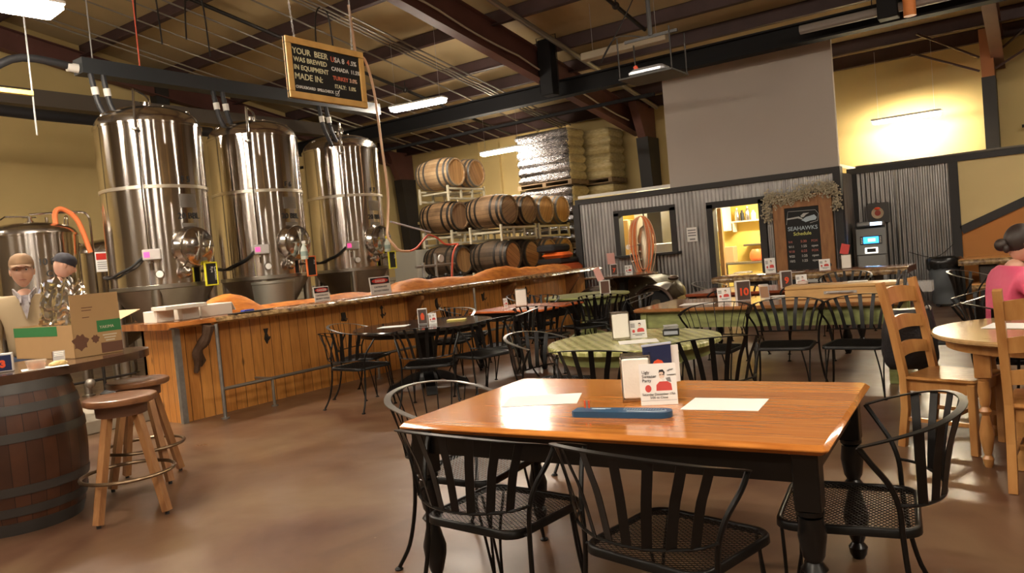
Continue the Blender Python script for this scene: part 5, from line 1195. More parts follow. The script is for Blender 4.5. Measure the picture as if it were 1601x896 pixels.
t=thing('plastic_bin','clear plastic bin on the right end of the long table','bin',(-1.0,8.3,Lz),0); t.scale=(.75,.75,.7); m_=MB()
for a,b,c,d in((-.16,.16,-.12,-.115),(-.16,.16,.115,.12),(-.16,-.155,-.12,.12),(.155,.16,-.12,.12)): m_.box(a,b,c,d,0,.14)
m_.box(-.16,.16,-.12,.12,0,.004); m_.build('bin_wall',mat('clear_plastic',(.7,.68,.66),.15,0,alpha=.22),t,smooth=False)
for i in(0,1): tag(MB().tube([(-1.12+.06*i,7.75,Lz+.013),(-1.10+.06*i,7.85,Lz+.24)],.014,8).build('serving_tongs',blackp),('left','right')[i]+' upright black tong arm at the right end of the long table','tongs')
# number 9 table
number_sign(-2.55,9.4,.761,R(30),'9','table stand showing a red number 9 on the dark red table',.13,.21)
tent_card(-2.38,9.45,.761,R(28),'sweater-party card right of the number 9 sign',.13,.15)
sheet(-2.05,9.7,.761,R(10),.4,.25,'white papers on the dark red number 9 table',n=3)
sheet(-2.35,8.4,Lz,R(2),.2,.15,'small white paper at the far edge of the long table')
# live edge table
tent_card(-3.55,12.25,.801,R(25),'tall red and white card at the left of the dark live-edge table',.16,.24)
tent_card(-2.72,12.2,.801,R(20),'sweater-party card in the middle of the dark live-edge table',.16,.17)
napkins(-2.42,12.2,.801,R(20),'napkin holder on the dark live-edge table',1.2)
tag(MB().bbox(-.06,.06,-.003,.003,0,.16,.001,M=Matrix.Rotation(-.3,4,'X')).build('red_flyer',redprint,loc=(-2.44,12.2,1.024),rot=(0,.3,R(20))),'red flyer standing in the napkin holder on the live-edge table','flyer')
sheet(-3.2,12.1,.801,R(5),.4,.2,'white paper beside the tall card on the dark live-edge table')
# far tables
number_sign(-6.22,12.05,.931,R(40),'7','table stand with a red figure on the oval high table',.12,.2)
tent_card(-5.95,12.1,.931,R(35),'white card at the right of the oval high table',.13,.16)
tag(MB().bbox(-.07,.07,-.003,.003,0,.2,.001,M=Matrix.Rotation(-.2,4,'X')).build('red_flyer',mat('pale_red_print',(.75,.4,.35),.6),loc=(-6.25,12.05,1.132),rot=(0,0,R(40))),'red and white flyer standing in the sign on the oval high table','flyer')
number_sign(-5.2,9.85,.761,R(35),'','white framed table stand on the plain green table',.14,.2,face=mat('frame_dark',(.12,.08,.06),.5)) if 0 else None
t=thing('picture_stand','white framed table stand on the plain green table','table stand',(-5.25,9.85,.761),R(38)); m_=MB()
for a,b,c,d in((-.075,-.062,0,.2),(.062,.075,0,.2),(-.075,.075,.188,.2),(-.075,.075,0,.012)): m_.bbox(a,b,-.02,.02,c,d,.002)
m_.build('frame',white,t,smooth=False); MB().box(-.06,.06,-.004,.004,.012,.188).build('insert',mat('insert_brown',(.14,.07,.05),.5),t,smooth=False)
tag(MB().bbox(-.05,.05,-.003,.003,0,.2,.001,M=Matrix.Rotation(-.25,4,'X')).build('red_flyer',mat('pale_red_print',(1,1,1)),loc=(-5.3,9.85,.962),rot=(0,-.3,R(38))),'leaning red and white flyer above the stand on the plain green table','flyer')
napkins(-5.72,8.35,.751,R(38),'napkin holder full of white napkins on the red-orange table',1.3)
tent_card(-5.90,8.25,.751,R(60),'narrow white card at the left on the red-orange table',.06,.13)
sheet(-5.55,8.15,.751,R(20),.4,.2,'white paper on the red-orange table')
# right round table
sheet(-.10,5.50,.751,R(-12),.42,.26,'pile of white papers on the round wood table at the right',n=4)
tent_card(.18,5.55,.751,R(8),'sweater-party card on the round wood table at the right edge',.17,.19,detail=1)
# barrel table things
C0=.986
card=mat('carton_brown',(.50,.31,.14),.75,noise_amt=.08,scale=4); carti=mat('carton_inside',(.62,.47,.25),.75); grn=mat('carton_green',(.04,.22,.07),.6); dbr=mat('carton_print_brown',(.16,.07,.04),.7)
t=thing('shipping_carton','open brown carton with green labels, flaps up, on the barrel table','box',(-5.67,2.62,C0),R(4)); Lb,Wb,Hb=.80,.36,.24
m_=MB(); m_.box(-Lb,0,0,.004,0,Hb); m_.box(-Lb,0,Wb-.004,Wb,0,Hb); m_.box(-.004,0,0,Wb,0,Hb); m_.box(-Lb,-Lb+.004,0,Wb,0,Hb); m_.box(-Lb,0,0,Wb,0,.004); m_.build('carton_wall',card,t,smooth=False)
MB().box(-.004,.0,0,Wb,Hb,Hb+.21,Matrix.Translation((0,0,0))).build('front_flap',card,t,smooth=False)
MB().box(-Lb,-Lb*.45,Wb-.004,Wb,Hb,Hb+.20).build('rear_flap',carti,t,smooth=False)
MB().add([(-Lb*.44,Wb,Hb),(0,Wb,Hb),(0,Wb+.17,Hb+.06),(-Lb*.44,Wb+.17,Hb+.06),(-Lb*.44,Wb,Hb-.004),(0,Wb,Hb-.004),(0,Wb+.17,Hb+.056),(-Lb*.44,Wb+.17,Hb+.056)],[(0,1,2,3),(7,6,5,4),(0,4,5,1),(1,5,6,2),(2,6,7,3),(3,7,4,0)]).build('side_flap',carti,t,smooth=False)
MB().box(-Lb,-.20,-.0015,0,Hb-.075,Hb-.005).build('green_label',grn,t,smooth=False); MB().box(-.30,-.17,-.0015,0,.0,.05).build('brown_label',dbr,t,smooth=False)
MB().box(0,.0015,Wb*.5,Wb,Hb-.075,Hb+.01).build('green_label',grn,t,smooth=False); MB().box(0,.0015,Wb*.55,Wb,.01,.085).build('brown_label',dbr,t,smooth=False)
for cx_,cz,s_ in((.05,.11,.055),(.16,.12,.028)):
    pl=[(s_*(1+.2*math.sin(5*g))*math.cos(g),s_*(1+.2*math.sin(7*g))*math.sin(g)) for g in [2*PI*k/24 for k in range(24)]]
    MB().prism([(a+cx_,b+cz) for a,b in pl],0,.0015,Matrix(((0,0,1,0),(1,0,0,0),(0,1,0,0),(0,0,0,1)))).build('printed_chips',dbr,t,smooth=False)
paleink=mat('carton_pale_ink',(.68,.6,.45),.7)
text('YAKIMA',.030,paleink,(.002,Wb*.55,Hb-.05),(0,1,0),(0,0,1),t,'label_lettering')
for k in range(3): MB().box(0,.0015,Wb*.6+.01*k,Wb*.9-.01*k,.135-.02*k,.145-.02*k).build('small_print',paleink,t,smooth=False)
for k,(a,b,z) in enumerate(((.08,.16,.35),(.08,.15,.33),(.08,.13,.28))): MB().box(0,.0012,a,b,z,z+.006).build('flap_print',dbr,t,smooth=False)
# crumpled foil bag in the carton
vs=[];fs=[];K=64;rows=34
for i in range(rows+1):
    u=i/rows
    for k in range(K):
        g=2*PI*k/K; a=.24*(1-.12*u); b=.12*(1-.75*u)+.01
        n1=noise.noise(V((math.cos(g)*2.2,math.sin(g)*2.2,u*3.5)))*.05+abs(noise.noise(V((math.cos(g)*5,math.sin(g)*5,u*8+4))))*.045+abs(noise.noise(V((math.cos(g)*11,math.sin(g)*11,u*17+4))))*.016
        vs.append((math.cos(g)*(a+n1),math.sin(g)*(b+n1*(1-.6*u)),.01+.53*u+.07*noise.noise(V((math.cos(g)*3,math.sin(g)*3,9)))*u))
for i in range(rows):
    for k in range(K): fs.append((i*K+k,i*K+(k+1)%K,i*K+K+(k+1)%K,i*K+K+k))
fs+=[tuple(range(K-1,-1,-1)),tuple(rows*K+k for k in range(K))]
o=MB().add(vs,fs).build('foil_bag',mat('silver_foil',(.95,.94,.92),.13,1),ang=6,loc=(-6.12,2.79,C0+.01),rot=(0,0,R(10))); tag(o,'crumpled silver foil bag standing in the open carton','bag')
# things in front
number_sign(-5.50,2.10,C0,R(62),'3','table stand with a red number 3 at the left edge of the photo',.11,.12,face=navy)
t=thing('salsa_tub','clear deli tub half full of orange salsa on the barrel table','food tub',(-5.33,2.22,C0)); MB().lathe([(.045,0),(.05,.004),(.06,.055),(.063,.056),(.061,.058),(.052,.056),(.001,.056)],28).build('tub',mat('clear_tub',(.8,.75,.65),.1,0,alpha=.35),t); MB().lathe([(.001,.004),(.044,.005),(.053,.034),(.001,.038)],24).build('salsa',mat('salsa',(.7,.22,.03),.3),t)
t_=MB(); 
for k in range(7): t_.sphere((-5.345+.02*noise.noise(V((k,1,0)))*2,2.36+.018*(k-3)*.6,C0+.012+.004*(k%3)),(.03,.028,.014),9,6)
tag(t_.build('bread_roll',mat('pastry',(.70,.50,.20),.6,bump=.6)),'torn pale bread roll beside the salsa tub','bread')
sheet(-5.33,2.27,C0,R(70),.26,.17,'white plate paper under the salsa tub')
t=thing('card_stand','clear angled card stand in front of the carton','card stand',(-5.42,2.40,C0),R(62)); MB().bbox(-.035,.035,-.002,.002,0,.10,.001,M=Matrix.Rotation(-.5,4,'X')).build('panel',acryl,t,smooth=False)
for k in range(3): MB().box(-.028,.028,-.004,-.002,.06+.012*k,.066+.012*k,Matrix.Rotation(-.5,4,'X')).build('print_line',white,t,smooth=False)
# ================================================================ hanging chalkboard
frw=mat('sign_pine',(.90,.58,.18),.45,c2=(.70,.38,.10),scale=4); slate_=mat('chalkboard',(.012,.012,.012),.75)
t=thing('hanging_chalkboard','wood-framed chalkboard hung from the roof on chains, listing where the brewing equipment was made','sign',(-5.93,4.99,3.17),0)
Wd,Hd=1.04,.60
MB().box(-.02,.0,0,Wd,0,Hd).build('board',slate_,t,smooth=False); fb=.066
m_=MB()
for a,b,c,d in((0,Wd,0,fb),(0,Wd,Hd-fb,Hd),(0,fb,fb,Hd-fb),(Wd-fb,Wd,fb,Hd-fb)): m_.bbox(-.03,.018,a,b,c,d,.004)
m_.build('frame',frw,t)
cw=mat('chalk_cream',(.85,.82,.55),.9); cwh=mat('chalk_white2',(.85,.85,.82),.9); cr_=mat('chalk_red',(.8,.2,.12),.9)
def wr(s,size,y,z,m,nm='chalk_writing'): return text(s,size,m,(.002,y,z),(0,1,0),(0,0,1),t,nm,off=.0014)
wr('YOUR  BEER',.083,.085,.445,cw); wr('WAS BREWED',.067,.09,.368,cw); wr('IN EQUIPMENT',.066,.085,.290,cw); wr('MADE IN:',.085,.085,.195,cw)
wr('U',.074,.575,.435,cr_); wr('SA 8',.074,.625,.435,cwh); wr('4',.074,.80,.435,cr_); wr('.5%',.066,.845,.435,cwh)
wr('CANADA  11.5%',.056,.575,.345,cwh); wr('TURKEY',.058,.585,.250,cr_); wr('3.0%',.058,.815,.250,mat('chalk_pink',(.85,.6,.45),.9)); wr('ITALY:  1.0%',.056,.60,.165,cw)
wr('CHALKBOARD  SPELLCHECK',.038,.085,.105,cwh)
m_=MB(); 
for a,b,c,d in((.60,.605,.085,.135),(.645,.65,.085,.135),(.60,.65,.085,.09),(.60,.65,.13,.135)): m_.box(.001,.003,a,b,c,d)
m_.tube([(.003,.61,.115),(.003,.622,.098),(.003,.66,.15)],.004,5); m_.build('tick_box',cwh,t,smooth=False)
for y in(.13,.90):
    z1=deck(4.99+y)-.25-3.17; m_=MB(); n_=int((z1-Hd)/.045)
    for k in range(n_):
        z=Hd+.045*k; g=0 if k%2 else PI/2; m_.tube([(-.006+.008*math.cos(a_)*math.cos(g),y+.008*math.cos(a_)*math.sin(g)-(k*.0035 if y<.5 else -.002*k)*1,z+.026*math.sin(a_)+.02) for a_ in [2*PI*q/8 for q in range(8)]],.0028,4,closed=True)
    m_.build('chain',chain,t)
# ================================================================ projector
t=thing('projector','projector lying on a black shelf hung from the roof','projector',(-3.26,7.58,3.19),R(0))
MB().bbox(-.30,.30,-.22,.22,-.02,0,.004).build('shelf',mat('shelf_black',(.06,.058,.05),.5),t,smooth=False); MB().bbox(-.22,.18,-.16,.10,.0,.085,.03).build('projector_body',mat('projector_silver',(.5,.52,.56),.25,.5),t)
for sx in(-.29,.29):
    for sy in(-.2,.2): MB().cyl((sx,sy,0),(sx,sy,.42),.008,6).build('shelf_rod',blackm,t)
MB().box(-.3,.3,-.01,.01,.40,.43).build('cross_bar',blackm,t); MB().cyl((0,0,.42),(0,0,deck(7.58)-3.38),.025,8).build('pole',blackm,t)
MB().bbox(-.12,-.08,-.1,-.07,.085,.18,.005,M=Matrix.Rotation(-.4,4,'Y')).build('red_clip',signred,t)
MB().tube(smoothpts([(-.05,0,.42),(-.5,.2,.55),(-.75,.3,.35),(-.4,.3,.8),(0,.1,1.2)],6),.007,5).build('loose_cable',cable,t)
# ================================================================ team chalkboard (old door)
doorw=mat('door_wood',(.36,.16,.05),.5,c2=(.24,.10,.03),scale=4,stretch=(5,5,1))
t=thing('team_chalkboard','old wooden door with a tall chalkboard panel showing a football schedule, garland on top','chalkboard',(-3.42,13.93,0),0)
m_=MB()
for a,b,c,d in((-.50,-.30,.10,2.06),(.28,.50,.10,2.06),(-.30,.28,1.84,2.06),(-.30,.28,.10,.30)): m_.bbox(a,b,-.02,.03,c,d,.004)
m_.build('door_frame',doorw,t); MB().box(-.30,.28,-.004,.02,.30,1.84).build('chalk_panel',slate_,t,smooth=False)
cb=mat('chalk_blue',(.45,.55,.62),.9); cy=mat('chalk_yellow',(.7,.7,.2),.9); cg=mat('chalk_grey',(.5,.5,.48),.9); crd=mat('chalk_dimred',(.45,.15,.12),.9)
def w2(s,size,x,z,m,al='LEFT'): return text(s,size,m,(x,-.0055,z),(1,0,0),(0,0,1),t,'chalk_writing',al,off=.001)
w2('SEAHAWKS',.098,-.01,1.44,cb,'CENTER'); w2('Schedule',.085,-.02,1.35,cy,'CENTER')
for k,(a,b,c,m1) in enumerate((('9/4','5:30','FOX',crd),('9/11','1:25','open',cg),('9/18','6:25','FOX',crd),('9/25','1:25','open',cg),('10/2','1:25','open',cg))):
    z=1.22-.085*k; w2(a,.055,-.27,z,m1); w2(b,.06,-.06,z,m1); w2(c,.055,.12,z,m1)
def ln(pts,m,r=.005,nm='chalk_drawing',closed=False): return MB().tube([(a,-.006,b) for a,b in pts],r,5,closed=closed).build(nm,m,t)
def fill(pts,m,nm='chalk_drawing'): return MB().prism(pts,0,.002,Matrix(((1,0,0,0),(0,0,-1,-.004),(0,1,0,0),(0,0,0,1)))).build(nm,m,t,smooth=False)
fill([(-.27,1.66),(-.06,1.68),(.0,1.64),(.0,1.62),(-.08,1.65),(-.27,1.635)],cg,'team_logo')
fill([(-.02,1.61),(.06,1.66),(.2,1.69),(.24,1.64),(.22,1.60),(.12,1.59),(.05,1.57),(.02,1.59)],cb,'team_logo'); fill([(-.03,1.69),(.02,1.73),(.12,1.73),(.06,1.70),(.02,1.66),(-.02,1.66)],cg,'team_logo')
ln([(-.28,1.55),(-.24,1.78),(.22,1.77),(.27,1.70),(.25,1.58),(.12,1.55)],cg,.004,'team_logo')
fill([(-.20,.42),(-.20,.50),(-.10,.535),(-.05,.62),(.24,.64),(.25,.42)],cg,'van_drawing'); fill([(-.19,.425),(-.19,.46),(.08,.50),(.08,.43)],crd,'van_drawing')
for a,b,c,d in((-.06,.02,.56,.61),(.04,.12,.565,.615),(.14,.21,.565,.615)): MB().box(a,b,-.0075,-.006,c,d).build('van_window',slate_,t,smooth=False)
for x in(-.12,.14): MB().lathe([(.001,0),(.04,0),(.04,.003),(.001,.003)],16,M=Matrix.Translation((x,-.0065,.42))@Matrix.Rotation(PI/2,4,'X')).build('van_wheel',slate_,t)
MB().sphere((.40,-.03,.80),.035,12,8).build('door_knob',blackm,t)
gm=mat('dried_garland',(.62,.54,.38),.9,noise_amt=.4,scale=20)
random.seed(3); mb=MB()
for k in range(900):
    u=random.random(); 
    if u<.8: x=-.6+1.2*random.random(); z=2.07+.05*math.sin(x*5)+random.gauss(0,.06)
    elif u<.9: x=-.60+random.gauss(0,.03); z=2.05-.42*random.random()
    else: x=.60+random.gauss(0,.03); z=2.05-.30*random.random()
    y=-.05+random.gauss(0,.02); p=V((x,y,z)); d=V((random.gauss(0,1),random.gauss(0,.6),random.gauss(0,1))).normalized()*(.03+.04*random.random()); mb.tube([p,p+d*.6+V((0,0,.01)),p+d],[.004,.003,.001],4)
    mb.sphere(p+d,.015,5,4)
mb.build('dried_garland',gm,t)
# notices and picture on the corrugated wall
t=thing('wall_notice','small white notice on the corrugated wall between the window and the door','sign',(-5.48,13.975,1.40)); MB().bbox(-.10,.10,-.006,.0,0,.27,.002).build('panel',paper,t,smooth=False)
for k,s in enumerate(('SEE DONUT','MAX FOR','YOU EARN')): 
    MB().box(-.08,.08,-.008,-.006,.205-.05*k,.23-.05*k).build('print_line',inkg,t,smooth=False)
text('GO Team',.045,inkb,(0,-.008,.03),(1,0,0),(0,0,1),t,'lettering','CENTER') if 0 else MB().box(-.05,.06,-.008,-.006,.03,.06).build('print_line',inkg,t,smooth=False)
t=thing('framed_wreath','black framed picture of a round red and cream wreath on the corrugated wall','picture',(-2.36,14.88,1.44)); MB().bbox(-.18,.18,-.03,.02,0,.36,.008).build('frame_panel',mat('picture_black',(.05,.045,.04),.5),t)
MB().lathe([(.05,0),(.085,.015),(.10,.02),(.085,.0)],24,M=Matrix.Translation((0,-.03,.18))@Matrix.Rotation(PI/2,4,'X')).build('wreath',mat('wreath_cream',(.55,.42,.28),.8),t); MB().sphere((0,-.05,.26),(.05,.015,.025),10,6).build('red_bow',signred,t); MB().lathe([(.001,.0),(.05,.0),(.05,.004),(.001,.006)],20,M=Matrix.Translation((0,-.03,.18))@Matrix.Rotation(PI/2,4,'X')).build('centre_disc',mat('wreath_red',(.35,.06,.04),.7),t); MB().tube([(-.06,0,.36),(0,0,.42),(.06,0,.36)],.003,5).build('hanging_wire',blackm,t)
# cash machine
atm=mat('atm_grey',(.26,.26,.25),.4,.3); t=thing('cash_machine','grey cash machine with a glowing blue screen against the corrugated wall','cash machine',(-2.42,14.4,0),R(8))
MB().bbox(-.23,.23,-.2,.28,0,.92,.02).build('cabinet',atm,t)
MB().add([(-.23,-.22,.92),(.23,-.22,.92),(.23,.28,.92),(-.23,.28,.92),(-.23,-.05,1.36),(.23,-.05,1.36),(.23,.28,1.40),(-.23,.28,1.40)],[(3,2,1,0),(4,5,6,7),(0,1,5,4),(1,2,6,5),(2,3,7,6),(3,0,4,7)]).build('console',atm,t,smooth=False)
sl=math.atan2(.17,.44); Mq=Matrix.Translation((0,-.22,.92))@Matrix.Rotation(-sl,4,'X')
sc_=MB().box(-.17,.17,-.012,0,.18,.33,Mq).build('screen_surround',blackp,t,smooth=False); MB().box(-.12,.12,-.016,-.012,.195,.315,Mq).build('screen',mat('screen_blue',(.02,.15,.4),.3,emit=(.04,.32,.95),es=.9),sc_,smooth=False)
MB().box(-.05,.07,-.018,-.016,.225,.285,Mq).build('screen_graphic',mat('screen_cyan',(.2,.6,.8),.3,emit=(.3,.8,1),es=.9),sc_,smooth=False)
for s in(-1,1):
    for k in range(4): MB().box(s*.145-.012,s*.145+.012,-.017,-.012,.20+.03*k,.215+.03*k,Mq).build('side_button',white,t,smooth=False)
MB().box(-.10,.10,-.012,0,.02,.12,Mq).build('keypad_glow',mat('keypad_glow',(.9,.9,.85),.4,emit=(1,.95,.85),es=.6),t,smooth=False); MB().box(-.07,.07,-.02,-.012,.035,.10,Mq).build('card_slot',blackp,t,smooth=False)
MB().bbox(-.10,.10,-.25,-.2,.66,.72,.01).build('cash_tray',blackp,t); MB().bbox(-.13,.13,-.206,-.2,.42,.56,.003).build('notice_plate',paper,t,smooth=False)
MB().bbox(-.22,.22,-.06,.26,1.40,1.48,.02).build('topper',atm,t); MB().box(-.0,.18,-.064,-.06,1.41,1.465).build('lit_topper',mat('topper_glow',(.6,.75,1),.3,emit=(.55,.75,1),es=1.2),t,smooth=False)
# trash can
t=thing('trash_can','tall grey-blue trash can with a black liner beside the corrugated wall','trash can',(-1.32,14.15,0)); tg=mat('bin_bluegrey',(.12,.135,.145),.5)
MB().lathe([(.17,.06),(.19,.05),(.235,.74),(.25,.745),(.25,.77),(.235,.775)],36).build('body',tg,t)
vs=[];fs=[];K=36
for i,(r_,z) in enumerate(((.255,.62),(.262,.70),(.258,.78),(.24,.80),(.2,.76),(.001,.60))):
    for k in range(K): g=2*PI*k/K; q=noise.noise(V((math.cos(g)*3,math.sin(g)*3,i))); vs.append((r_*math.cos(g)*(1+.03*q),r_*math.sin(g)*(1+.03*q),z+.025*q*(i<2)*2))
for i in range(5):
    for k in range(K): fs.append((i*K+k,i*K+(k+1)%K,i*K+K+(k+1)%K,i*K+K+k))
MB().add(vs,fs).build('liner',mat('black_liner',(.012,.012,.012),.25),t,ang=60)
for k in range(4): g=PI/4+k*PI/2; MB().lathe([(.001,-.015),(.035,-.015),(.035,.015),(.001,.015)],14,(.15*math.cos(g),.15*math.sin(g),.035),M=Matrix.Rotation(PI/2,4,'X')).build('caster',blackp,t)
# curb, drain, floor scrap behind the bar
tag(MB().bbox(-9.0,-8.02,3.0,12.8,0,.14,.01).build('concrete_curb',mat('pale_concrete',(.40,.35,.27),.8,noise_amt=.2,scale=4)),'low pale concrete kerb running behind the end of the bar','kerb')
tag(MB().bbox(-8.55,-8.25,4.15,4.5,.142,.36,.03).build('black_toolbox',blackp),'black toolbox standing on the kerb at the end of the bar','toolbox')
t=thing('pipe_rack','black pipe stand with a floor valve seen under the carton','pipework',(-9.7,4.3,0)); 
for y in(-.6,0,.5): MB().cyl((0,y,0),(0,y,.95),.02,8).build('upright',blackm,t)
for z in(.35,.62): MB().cyl((0,-.8,z),(0,.9,z),.016,8).build('cross_pipe',blackm,t)
MB().sphere((.05,.3,.33),.06,12,8).build('valve',cond,t)
tag(MB().tube(smoothpts([(-1.9,14.7,.9),(-1.5,14.75,.78),(-1.2,14.8,1.0)],5),.006,5).build('power_cord',cable),'thin power cord hanging beside the cash machine','cable')
# ================================================================ people
def skinfig(name,verts,edges,radii,m,parent=None,sub=2,root=0):
    me=bpy.data.meshes.new(name); me.from_pydata(verts,edges,[]); o=bpy.data.objects.new(name,me); COL.objects.link(o)
    bpy.context.view_layer.objects.active=o; o.modifiers.new('s','SKIN'); 
    sk=me.skin_vertices[0].data
    for i,r_ in enumerate(radii): sk[i].radius=(r_ if isinstance(r_,tuple) else (r_,r_)); sk[i].use_root=(i==root)
    md=o.modifiers.new('b','SUBSURF'); md.levels=sub; md.render_levels=sub; o.modifiers['s'].use_smooth_shade=True
    bpy.context.view_layer.update(); dg=bpy.context.evaluated_depsgraph_get()
    me2=bpy.data.meshes.new_from_object(o.evaluated_get(dg)); bpy.data.objects.remove(o)
    mb=MB(); mb.v=[tuple(v.co) for v in me2.vertices]; mb.f=[tuple(p.vertices) for p in me2.polygons]; bpy.data.meshes.remove(me2); return mb
def head_mesh(M,sx=1):
    """head centred at origin looking local -y; total height about .24"""
    mb=MB(); n,m=32,26; vs=[];fs=[]
    for i in range(m+1):
        a=PI*i/m; z=math.cos(a)*.122
        for k in range(n):
            g=2*PI*k/n; x=math.sin(a)*math.cos(g)*.078; y=math.sin(a)*math.sin(g)*.098
            if z<0: x*=1-.28*(-z/.122)**1.5; y=y*(1-.12*(-z/.122)) - (.006 if y<0 else -.0)*(-z/.122)
            front=max(0,-math.sin(g))*math.sin(a)
            # nose
            y-= .026*math.exp(-((x/.012)**2))*math.exp(-(((z+.018)/.022)**2))*(front>.3)
            y-= .010*math.exp(-((x/.010)**2))*math.exp(-(((z-.012)/.025)**2))*(front>.3)
            # sockets, brow, cheeks, chin, lips
            for s in(-1,1): y+= .012*math.exp(-(((x-s*.031)/.016)**2)-(((z-.016)/.012)**2))*(front>.3); y-=.004*math.exp(-(((x-s*.035)/.02)**2)-(((z+.03)/.02)**2))*(front>.3)
            y-= .006*math.exp(-((x/.045)**2)-(((z-.038)/.010)**2))*(front>.3)
            y-= .008*math.exp(-((x/.02)**2)-(((z+.104)/.014)**2))*(front>.2)
            y-= .006*math.exp(-((x/.022)**2)-(((z+.062)/.007)**2))*(front>.3)
            vs.append(M@V((x,y,z)))
    for i in range(m):
        for k in range(n): fs.append((i*n+k,i*n+n+k,i*n+n+(k+1)%n,i*n+(k+1)%n))
    mb.add(vs,fs)
    for s in(-1,1): mb.sphere(M@V((s*.078,.008,.002)),(.012,.02,.032),10,8)
    return mb
def face_bits(M,par,brow=(.15,.09,.05)):
    for s in(-1,1):
        MB().sphere(M@V((s*.031,-.079,.016)),.0105,12,8).build('eye',mat('eye_white',(.6,.55,.5),.3),par)
        MB().sphere(M@V((s*.031,-.0875,.016)),.005,8,6).build('iris',mat('eye_dark',(.04,.025,.02),.2),par)
        MB().tube([M@V((s*.015,-.094,.032)),M@V((s*.032,-.095,.037)),M@V((s*.048,-.086,.031))],[.003,.004,.002],6).build('eyebrow',mat('brow_%d'%int(brow[0]*100),brow,.8),par)
    MB().tube([M@V((-.024,-.083,-.064)),M@V((0,-.094,-.062)),M@V((.024,-.083,-.064))],[.002,.0042,.002],6).build('mouth',mat('lips',(.36,.12,.09),.5),par)
def hand(M,curl=.5,side=1):
    mb=MB(); mb.sphere(M@V((0,0,-.045)),1,10,8,M=M.to_3x3().to_4x4()@Matrix.Diagonal((.038,.016,.048,1)))
    for k in range(4):
        x=-.028+.0187*k; L=(.068,.078,.073,.056)[k]*1.0; c=curl
        p0=V((x,0,-.08)); p1=p0+V((0,-math.sin(c*.5)*L*.5,-math.cos(c*.5)*L*.5)); p2=p1+V((0,-math.sin(c*1.3)*L*.3,-math.cos(c*1.3)*L*.3)); p3=p2+V((0,-math.sin(c*2)*L*.25,-math.cos(c*2)*L*.25))
        mb.tube([M@p0,M@p1,M@p2,M@p3],[.0095,.009,.008,.006],8)
    q0=V((side*-.03,-.004,-.03)); mb.tube([M@q0,M@(q0+V((side*-.022,-.012,-.028))),M@(q0+V((side*-.03,-.02,-.055)))],[.012,.010,.007],8)
    return mb
def person(x,y,rz,label,pose,clothes):
    """facing local -y; joints dict"""
    t=thing('person',label,'person',(x,y,0),rz,None)
    J=pose; names=list(J.keys()); idx={n_:i for i,n_ in enumerate(names)}
    E_=[(a,b) for a,b in(('pelvis','waist'),('waist','chest'),('chest','neckb'),('neckb','neckt'),('chest','shL'),('shL','elL'),('elL','wrL'),('chest','shR'),('shR','elR'),('elR','wrR'),('pelvis','hipL'),('hipL','knL'),('knL','anL'),('anL','toL'),('pelvis','hipR'),('hipR','knR'),('knR','anR'),('anR','toR')) if a in J and b in J]
    rad={'pelvis':(.145,.11),'waist':(.135,.10),'chest':(.155,.11),'neckb':.065,'neckt':.055,'sh':.062,'el':.042,'wr':.028,'hip':.088,'kn':.058,'an':.040,'to':.035}
    gr=lambda n_,k=0:(tuple(v_+k for v_ in rad[n_]) if n_ in rad and isinstance(rad[n_],tuple) else (rad.get(n_) or rad[n_[:-1]])+k)
    body=skinfig('body',[J[n_] for n_ in names],[(idx[a],idx[b]) for a,b in E_],[gr(n_,-.035) if n_ in('pelvis','waist','chest') else (gr(n_,-.012) if n_[:2] in('sh','hi') else gr(n_)) for n_ in names],skin)
    Mh=clothes['head']; h=head_mesh(Mh); body.add(h.v,h.f)
    for s,S in((1,'L'),(-1,'R')):
        d=(V(J['wr'+S])-V(J['el'+S])).normalized(); q=V((0,0,-1)).rotation_difference(d).to_matrix().to_4x4(); hm=hand(Matrix.Translation(V(J['wr'+S]))@q,.6,s); body.add(hm.v,hm.f)
    b=body.build('body',skin,t,ang=80); face_bits(Mh,b if 0 else t,clothes.get('brow',(.15,.09,.05)))
    def garment(name,keys,edges,k,m,over={}):
        ks=[q_ for q_ in keys]; ii={q_:i for i,q_ in enumerate(ks)}
        return skinfig(name,[J[q_] if q_ not in over else over[q_] for q_ in ks],[(ii[a_],ii[b_]) for a_,b_ in edges],[gr(q_,k) for q_ in ks],m).build(name,m,t,ang=80)
    garment(clothes['topname'],['pelvis','waist','chest','neckb','shL','elL','wrL','shR','elR','wrR'],[('pelvis','waist'),('waist','chest'),('chest','neckb'),('chest','shL'),('shL','elL'),('elL','wrL'),('chest','shR'),('shR','elR'),('elR','wrR')],.026,clothes['top'])
    garment('trousers',['pelvis','hipL','knL','anL','hipR','knR','anR'],[('pelvis','hipL'),('hipL','knL'),('knL','anL'),('pelvis','hipR'),('hipR','knR'),('knR','anR')],.014,clothes['trousers'])
    for S in'LR':
        a=V(J['an'+S]); c=V(J['to'+S]); mm=(a+c)/2; d=(c-a); d.z=0; g=math.atan2(d.y,d.x); MB().sphere((mm.x,mm.y,.045),1,14,8,M=Matrix.Rotation(g,4,'Z')@Matrix.Diagonal((.135,.05,.045,1))).build('shoe',blackp,t)
    return t
stand=dict(pelvis=(0,0,.95),waist=(0,.0,1.10),chest=(0,.01,1.30),neckb=(0,.015,1.46),neckt=(0,.0,1.53),shL=(.19,.01,1.41),elL=(.25,.02,1.13),wrL=(.22,-.12,.93),shR=(-.19,.01,1.41),elR=(-.25,.02,1.13),wrR=(-.22,-.12,.93),hipL=(.10,0,.90),knL=(.11,-.02,.50),anL=(.11,.02,.09),toL=(.12,-.14,.04),hipR=(-.10,0,.90),knR=(-.11,-.02,.50),anR=(-.11,.02,.09),toR=(-.12,-.14,.04))
